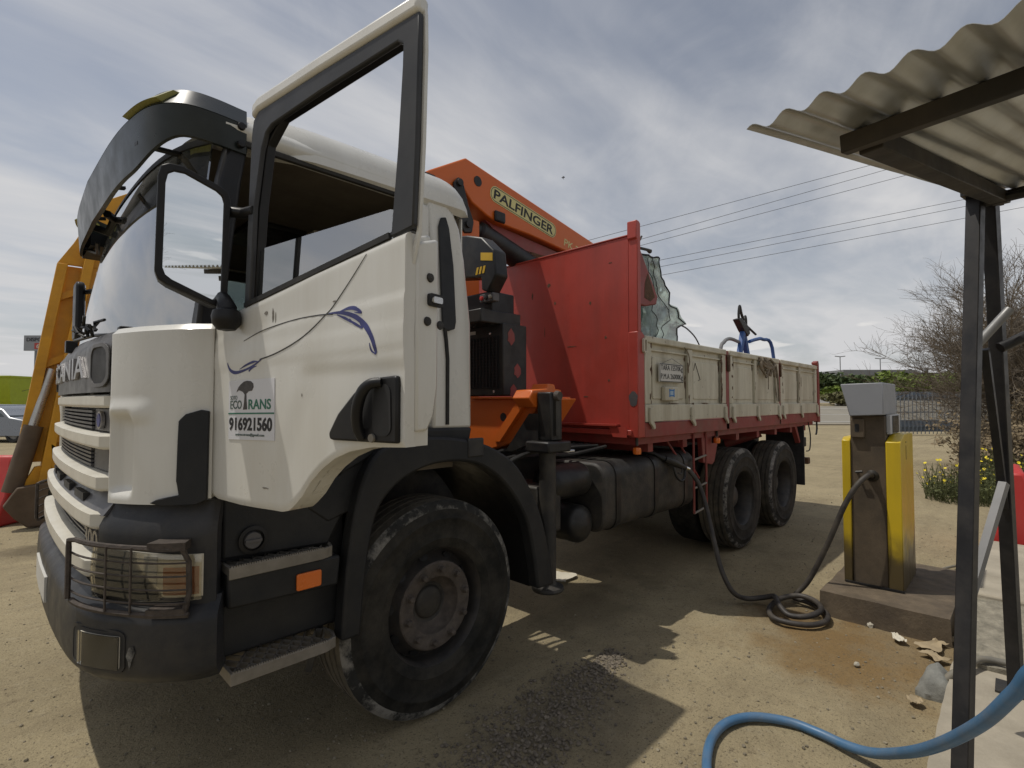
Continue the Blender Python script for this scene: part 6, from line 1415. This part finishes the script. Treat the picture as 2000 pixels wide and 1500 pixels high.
leafy('bush', 62, 39.6, 5, 2.6, 'leaf_bright', 'light green bush behind the tail of the flatbed', 'bush', 31, 1300, .30, False, FT)
leafy('bush', 62, 43.6, 5, 2.4, 'leaf_bright', 'light green bush left of the pump head', 'bush', 32, 1300, .30, False, FT)
leafy('bush', 58.5, 37.6, 4.5, 1.7, 'leaf_brown', 'olive brown bush at the far roadside by the flatbed', 'bush', 33, 1300, .25, False, FT)
leafy('bush', 58.5, 40.2, 4, 1.5, 'leaf_brown', 'low olive bush in front of the pale wall', 'bush', 34, 1200, .25, False, FT)
wl2 = MB(); wl2.shell(lambda a, b: (*from_fl(60, lerp(38, 46, a)), lerp(.9, 2.15, b)), lambda a, b: (*from_fl(60.3, lerp(38, 46, a)), lerp(.9, 2.15, b)), 2, 2)
tag(obj('boundary_wall', wl2, 'wall_pale'), 'low pale wall beyond the road behind the bushes', 'wall')
def shed(f, l0, l1, h, label, seed):
    x, y = from_fl(f, (l0+l1)/2); t = thing('warehouse', label, 'warehouse', (x, y, ramp(f)))
    q = lambda l_, z, d: (*from_fl(f + d, l_), ramp(f) + z)
    obj('wall', MB().prism([(l0, -.5), (l1, -.5), (l1, h-1.2), (l0, h-1.2)], q, 0, 14), 'far_wall', t)
    obj('roof', MB().prism([(l0-.6, h-1.2), (l1+.6, h-1.2), (l1+.6, h), (l0-.6, h)], q, -.6, 14.5), 'far_roof', t)
    n_ = int((l1-l0)/5)
    for i in range(n_):
        a = l0 + (i+.3)*5; obj('window', MB().prism([(a, h-3.2), (a+2.6, h-3.2), (a+2.6, h-2.0), (a, h-2.0)], q, -.08, -.02), 'car_glass', t)
    return t
w1 = shed(110, 71.5, 86, 7.1, 'grey flat roofed warehouse showing above the dark trees', 1)
w2 = shed(125, 96, 150, 7.3, 'long grey warehouse behind the bright green trees', 2)
for l_ in (97.5, 101.5): obj('roof_vent', MB().prism([(l_-.3, 7.3), (l_+.3, 7.3), (l_+.3, 8.3), (l_-.3, 8.3)], lambda a, z, d: (*from_fl(125 + d, a), ramp(125) + z), 0, .6), 'far_roof', w2)
for f, l_, h in ((90, 57.8, 8.2), (92, 66.3, 8.0)):
    x, y = from_fl(f, l_); t = tag(obj('street_lamp', MB().tube([(x, y, ramp(f)), (x, y, ramp(f)+h)], .07, 6), 'far_roof'), 'thin lamp post above the trees ' + ('left of' if l_ < 60 else 'right of') + ' the near warehouse roof', 'street lamp', 'far lamp posts')
    obj('lamp_arm', MB().tube([(x - su.x*.9, y - su.y*.9, ramp(f)+h+.1), (x, y, ramp(f)+h), (x + su.x*.9, y + su.y*.9, ramp(f)+h+.1)], .08, 6), 'far_roof', t)
# palisade fence, pale yard wall behind it
wl3 = MB(); wl3.shell(lambda a, b: (*from_fl(31.5, lerp(22, 36, a)), lerp(.0, 1.75, b)), lambda a, b: (*from_fl(31.8, lerp(22, 36, a)), lerp(.0, 1.75, b)), 2, 2)
tag(obj('yard_wall', wl3, 'wall_pale'), 'pale wall showing through the gaps of the palisade fence', 'wall')
fx, fy = from_fl(24, 18.2)
fe = thing('palisade_fence', 'blue grey palisade fence behind the dry thicket', 'fence', (fx, fy, 0))
slat0 = None
for i in range(46):
    l_ = 18.0 + .205*i; x, y = from_fl(24 + .02*i, l_)
    if slat0 is None:
        slat0 = obj('slat', MB().box(x-.055, x+.055, y-.012, y+.012, .05, 2.02), 'fence_blue', fe, 0.0); slat0.rotation_euler = (0, 0, 0); sx, sy = x, y
    else:
        c = dup(slat0, fe, (x-sx, y-sy, 0))
for z in (.38, 1.05, 1.75): obj('rail', MB().shell(lambda a, b: (*from_fl(24.03 + .92*a, 17.9 + 9.4*a), z + .05*b), lambda a, b: (*from_fl(24.09 + .92*a, 17.9 + 9.4*a), z + .05*b), 2, 1), 'fence_blue', fe)
obj('top_panel', MB().shell(lambda a, b: (*from_fl(24.12 + .92*a, 17.9 + 9.4*a), 1.62 + .42*b), lambda a, b: (*from_fl(24.15 + .92*a, 17.9 + 9.4*a), 1.62 + .42*b), 2, 1), 'fence_blue', fe)
obj('lower_panel', MB().shell(lambda a, b: (*from_fl(24.12 + .92*a, 17.9 + 9.4*a), .15 + .55*b), lambda a, b: (*from_fl(24.15 + .92*a, 17.9 + 9.4*a), .15 + .55*b), 2, 1), 'fence_blue', fe)

# dry bare trees
def dry_tree(name, base, dirs, length, levels, seed, label, r0=.07, twig_n=4, lean=(0, 0, 0), leaves=0):
    rnd = random.Random(seed); t = thing(name, label, 'tree', base, 'dry bare trees behind the canopy')
    tr2, br, tw, lf = MB(), MB(), MB(), MB()
    def grow(p, d, L_, r, lev):
        pts = [p]; n_ = 5; dd = d.copy()
        for i in range(n_):
            dd = (dd + Vector((rnd.gauss(0, .16), rnd.gauss(0, .16), rnd.gauss(.0, .13)))).normalized(); pts.append(pts[-1] + dd*L_/n_)
        tgt = tr2 if lev == 0 else (br if lev <= 2 else tw)
        tgt.tube(pts, [lerp(r, r*.55, i/n_) for i in range(n_+1)], 6 if lev < 2 else (4 if lev < 3 else 3), caps=False)
        if lev >= levels:
            for _ in range(leaves):
                q = pts[rnd.randint(1, n_)] + Vector((rnd.gauss(0, .06), rnd.gauss(0, .06), rnd.gauss(0, .06))); a = Vector((rnd.gauss(0, 1), rnd.gauss(0, 1), rnd.gauss(0, 1))).normalized(); b = a.orthogonal(); o = len(lf.v); s = .035
                lf.v += [tuple(q-a*s), tuple(q+b*s*.5), tuple(q+a*s), tuple(q-b*s*.5)]; lf.f.append((o, o+1, o+2, o+3))
            return
        k_ = (3 if lev == 0 else twig_n) + (1 if lev >= 2 else 0)
        for j in range(k_):
            u = rnd.uniform(.3, 1.0); i = min(int(u*n_), n_-1); q = pts[i].lerp(pts[i+1], u*n_-i)
            a = Vector((rnd.gauss(0, 1), rnd.gauss(0, 1), rnd.gauss(.12, .7))).normalized()
            nd = (dd*rnd.uniform(.55, 1.0) + a*.75 + Vector(lean)*.25).normalized()
            grow(q, nd, L_*rnd.uniform(.52, .78), max(r*.5, .0035), lev+1)
        grow(pts[-1], dd, L_*.72, max(r*.55, .0035), lev+1)
    for d in dirs: grow(Vector(base), Vector(d).normalized(), length*rnd.uniform(.85, 1.1), r0, 0)
    obj('trunk', tr2, 'bark', t); obj('branches', br, 'twig', t); obj('twigs', tw, 'twig', t, smooth=0)
    if leaves: obj('dry_leaves', lf, 'dry_leaf', t, smooth=0)
    return t
su2 = Vector((sin(AZ), -cos(AZ), 0)); sf2 = Vector((CA, SA, 0))
def vd(r_, f_, u_): return tuple(su2*r_ + sf2*f_ + Vector((0, 0, u_)))
bx, by = from_fl(10.2, 11.0)
dry_tree('dry_tree', (bx, by, 0), [vd(-.20, 0, 1), vd(-.45, .1, .95), vd(.1, .2, 1), vd(-.62, -.05, .85), vd(.45, 0, 1)], 1.95, 5, 41, 'large bare dry tree spreading behind the canopy posts', .055, 3, (.35, -.2, .6), 0)
bx2, by2 = from_fl(12.0, 13.2)
dry_tree('dry_tree', (bx2, by2, 0), [vd(-.3, 0, 1), vd(.3, .1, 1), vd(-.6, 0, .8), vd(.0, .1, 1)], 2.1, 5, 42, 'second bare dry tree at the right edge of the picture', .055, 3, (0, 0, .6), 0)
bx3, by3 = from_fl(9.2, 9.1)
dry_tree('dry_shrub', (bx3, by3, 0), [vd(-.7, 0, .7), vd(-.4, .2, .8), vd(.3, 0, .8), vd(.8, -.1, .6), vd(-.2, -.3, .7)], .62, 4, 43, 'tangled dry shrub low at the foot of the bare tree', .018, 4, (.2, 0, .2), 2)
bx4, by4 = from_fl(9.9, 10.5)
dry_tree('dry_shrub', (bx4, by4, 0), [vd(-.6, 0, .8), vd(0, .2, 1), vd(.5, 0, .9), vd(.8, -.1, .5), vd(-.2, -.3, .9)], 1.0, 4, 44, 'brown dry shrub between the two canopy posts', .025, 4, (0, 0, .2), 6)
bx5, by5 = from_fl(10.6, 11.6)
dry_tree('dry_tree', (bx5, by5, 0), [vd(-.5, 0, 1), vd(-.15, .1, 1), vd(-.75, .2, .8), vd(.3, 0, 1)], 1.75, 5, 47, 'third bare dry tree rising between the canopy posts', .05, 3, (.1, 0, .6), 0)
# a bare tree and a pole behind the photographer, seen in the door mirror
dry_tree('dry_tree', (-2.6, -36, 0), [vd(-.2, 0, 1), vd(.2, .1, 1), vd(.05, -.2, 1)], 3.2, 4, 45, 'bare tree reflected in the open door mirror', .09, 3, (0, 0, .6), 0)
up_ = tag(obj('utility_pole', MB().tube([(-.2, -34, 0), (-.2, -34, 15.5)], [.16, .11], 10), 'far_roof'), 'tall utility pole reflected in the open door mirror', 'pole')
obj('cross_arm', MB().bar((-1.6, -34, 12.5), (1.2, -34, 12.5), .12, .12), 'far_roof', up_)
# flowering weeds
def weeds(f, l_, w, h, n_, nf, seed, label):
    rnd = random.Random(seed); x, y = from_fl(f, l_); t = thing('flowering_weed', label, 'weed', (x, y, 0), 'yellow flowering weeds'); st_, fl_ = MB(), MB()
    for i in range(n_):
        a = rnd.uniform(0, 6.28); r = w*sqrt(rnd.random())*.5; p = Vector((x + cos(a)*r, y + sin(a)*r, 0)); q = p + Vector((rnd.gauss(0, .10), rnd.gauss(0, .10), h*rnd.uniform(.35, 1)))
        st_.tube([p, p.lerp(q, .5) + Vector((rnd.gauss(0, .03), rnd.gauss(0, .03), 0)), q], [.006, .004, .002], 3, caps=False)
        for _ in range(4):
            c = p.lerp(q, rnd.uniform(.1, .9)); dv = Vector((rnd.gauss(0, 1), rnd.gauss(0, 1), rnd.gauss(.3, .5))).normalized(); b = dv.orthogonal(); o = len(st_.v); s = rnd.uniform(.03, .07)
            st_.v += [tuple(c), tuple(c + dv*s*.5 + b*s*.16), tuple(c + dv*s), tuple(c + dv*s*.5 - b*s*.16)]; st_.f.append((o, o+1, o+2, o+3))
        if i < nf:
            o = len(fl_.v); k_ = 7; nn = Vector((rnd.gauss(0, .5) - CA*.6, rnd.gauss(0, .5) - SA*.6, .7)).normalized(); e1 = nn.orthogonal().normalized(); e2 = nn.cross(e1); r2 = rnd.uniform(.016, .027)
            fl_.v += [tuple(q + (e1*cos(2*pi*j/k_) + e2*sin(2*pi*j/k_))*r2 + nn*.006) for j in range(k_)] + [tuple(q)]; fl_.f += [(o+j, o+(j+1) % k_, o+k_) for j in range(k_)]
    obj('stems', st_, 'weed_green', t, smooth=0); obj('flowers', fl_, 'flower', t, smooth=0)
weeds(8.2, 7.15, .95, .62, 260, 46, 51, 'yellow flowering weed clump left of the front canopy post')
weeds(8.5, 8.0, .85, .80, 260, 60, 52, 'yellow flowering weed clump between the canopy posts')
weeds(8.6, 7.5, .9, .35, 200, 12, 53, 'low weed clump at the foot of the dry shrub')

# ================================================================== POWER LINES AND BIRD
WD = (((18.75, 18.40, 9.50), (33.75, 2.85, 15.25)), ((24.81, 12.15, 11.06), (34.18, 2.43, 14.89)), ((24.82, 12.16, 10.70), (35.03, 1.59, 14.59)), ((25.68, 11.33, 9.86), (38.0, -1.38, 13.39)), ((25.69, 11.34, 9.47), (38.22, -1.59, 13.03)), ((25.91, 11.13, 9.02), (38.23, -1.57, 12.34)))
for i, (a, b) in enumerate(WD):
    a, b = Vector(a), Vector(b); d = b-a; p, q = a - d*1.6, b + d*2.0
    mb = MB(); mb.tube([p.lerp(q, k_/40) for k_ in range(41)], .013, 4)
    tag(obj('power_line', mb, 'wire'), ('highest', 'second highest', 'third', 'fourth', 'fifth', 'lowest')[i] + ' of the six overhead power lines crossing the sky', 'power line', 'overhead power lines')
bd_ = MB(); bo_ = Vector((44.76, 33.87, 27.79))
bd_.tube([bo_ + su*-.22, bo_ + su*-.1, bo_ + su*.12 + Vector((0, 0, .03)), bo_ + su*.2], [.01, .05, .06, .02], 6)
for s in (-1, 1):
    o = len(bd_.v); w0 = bo_ + su*.05; bd_.v += [tuple(w0 + su*.08), tuple(w0 - su*.10), tuple(w0 - su*.10*s + Vector((0, 0, .22*s + .02)) + sf*.1), tuple(w0 + su*.12*s + Vector((0, 0, .12*s)))]; bd_.f += [(o, o+1, o+2, o+3)]
tag(obj('bird', bd_, 'wire'), 'small dark bird flying above the crane boom', 'bird')
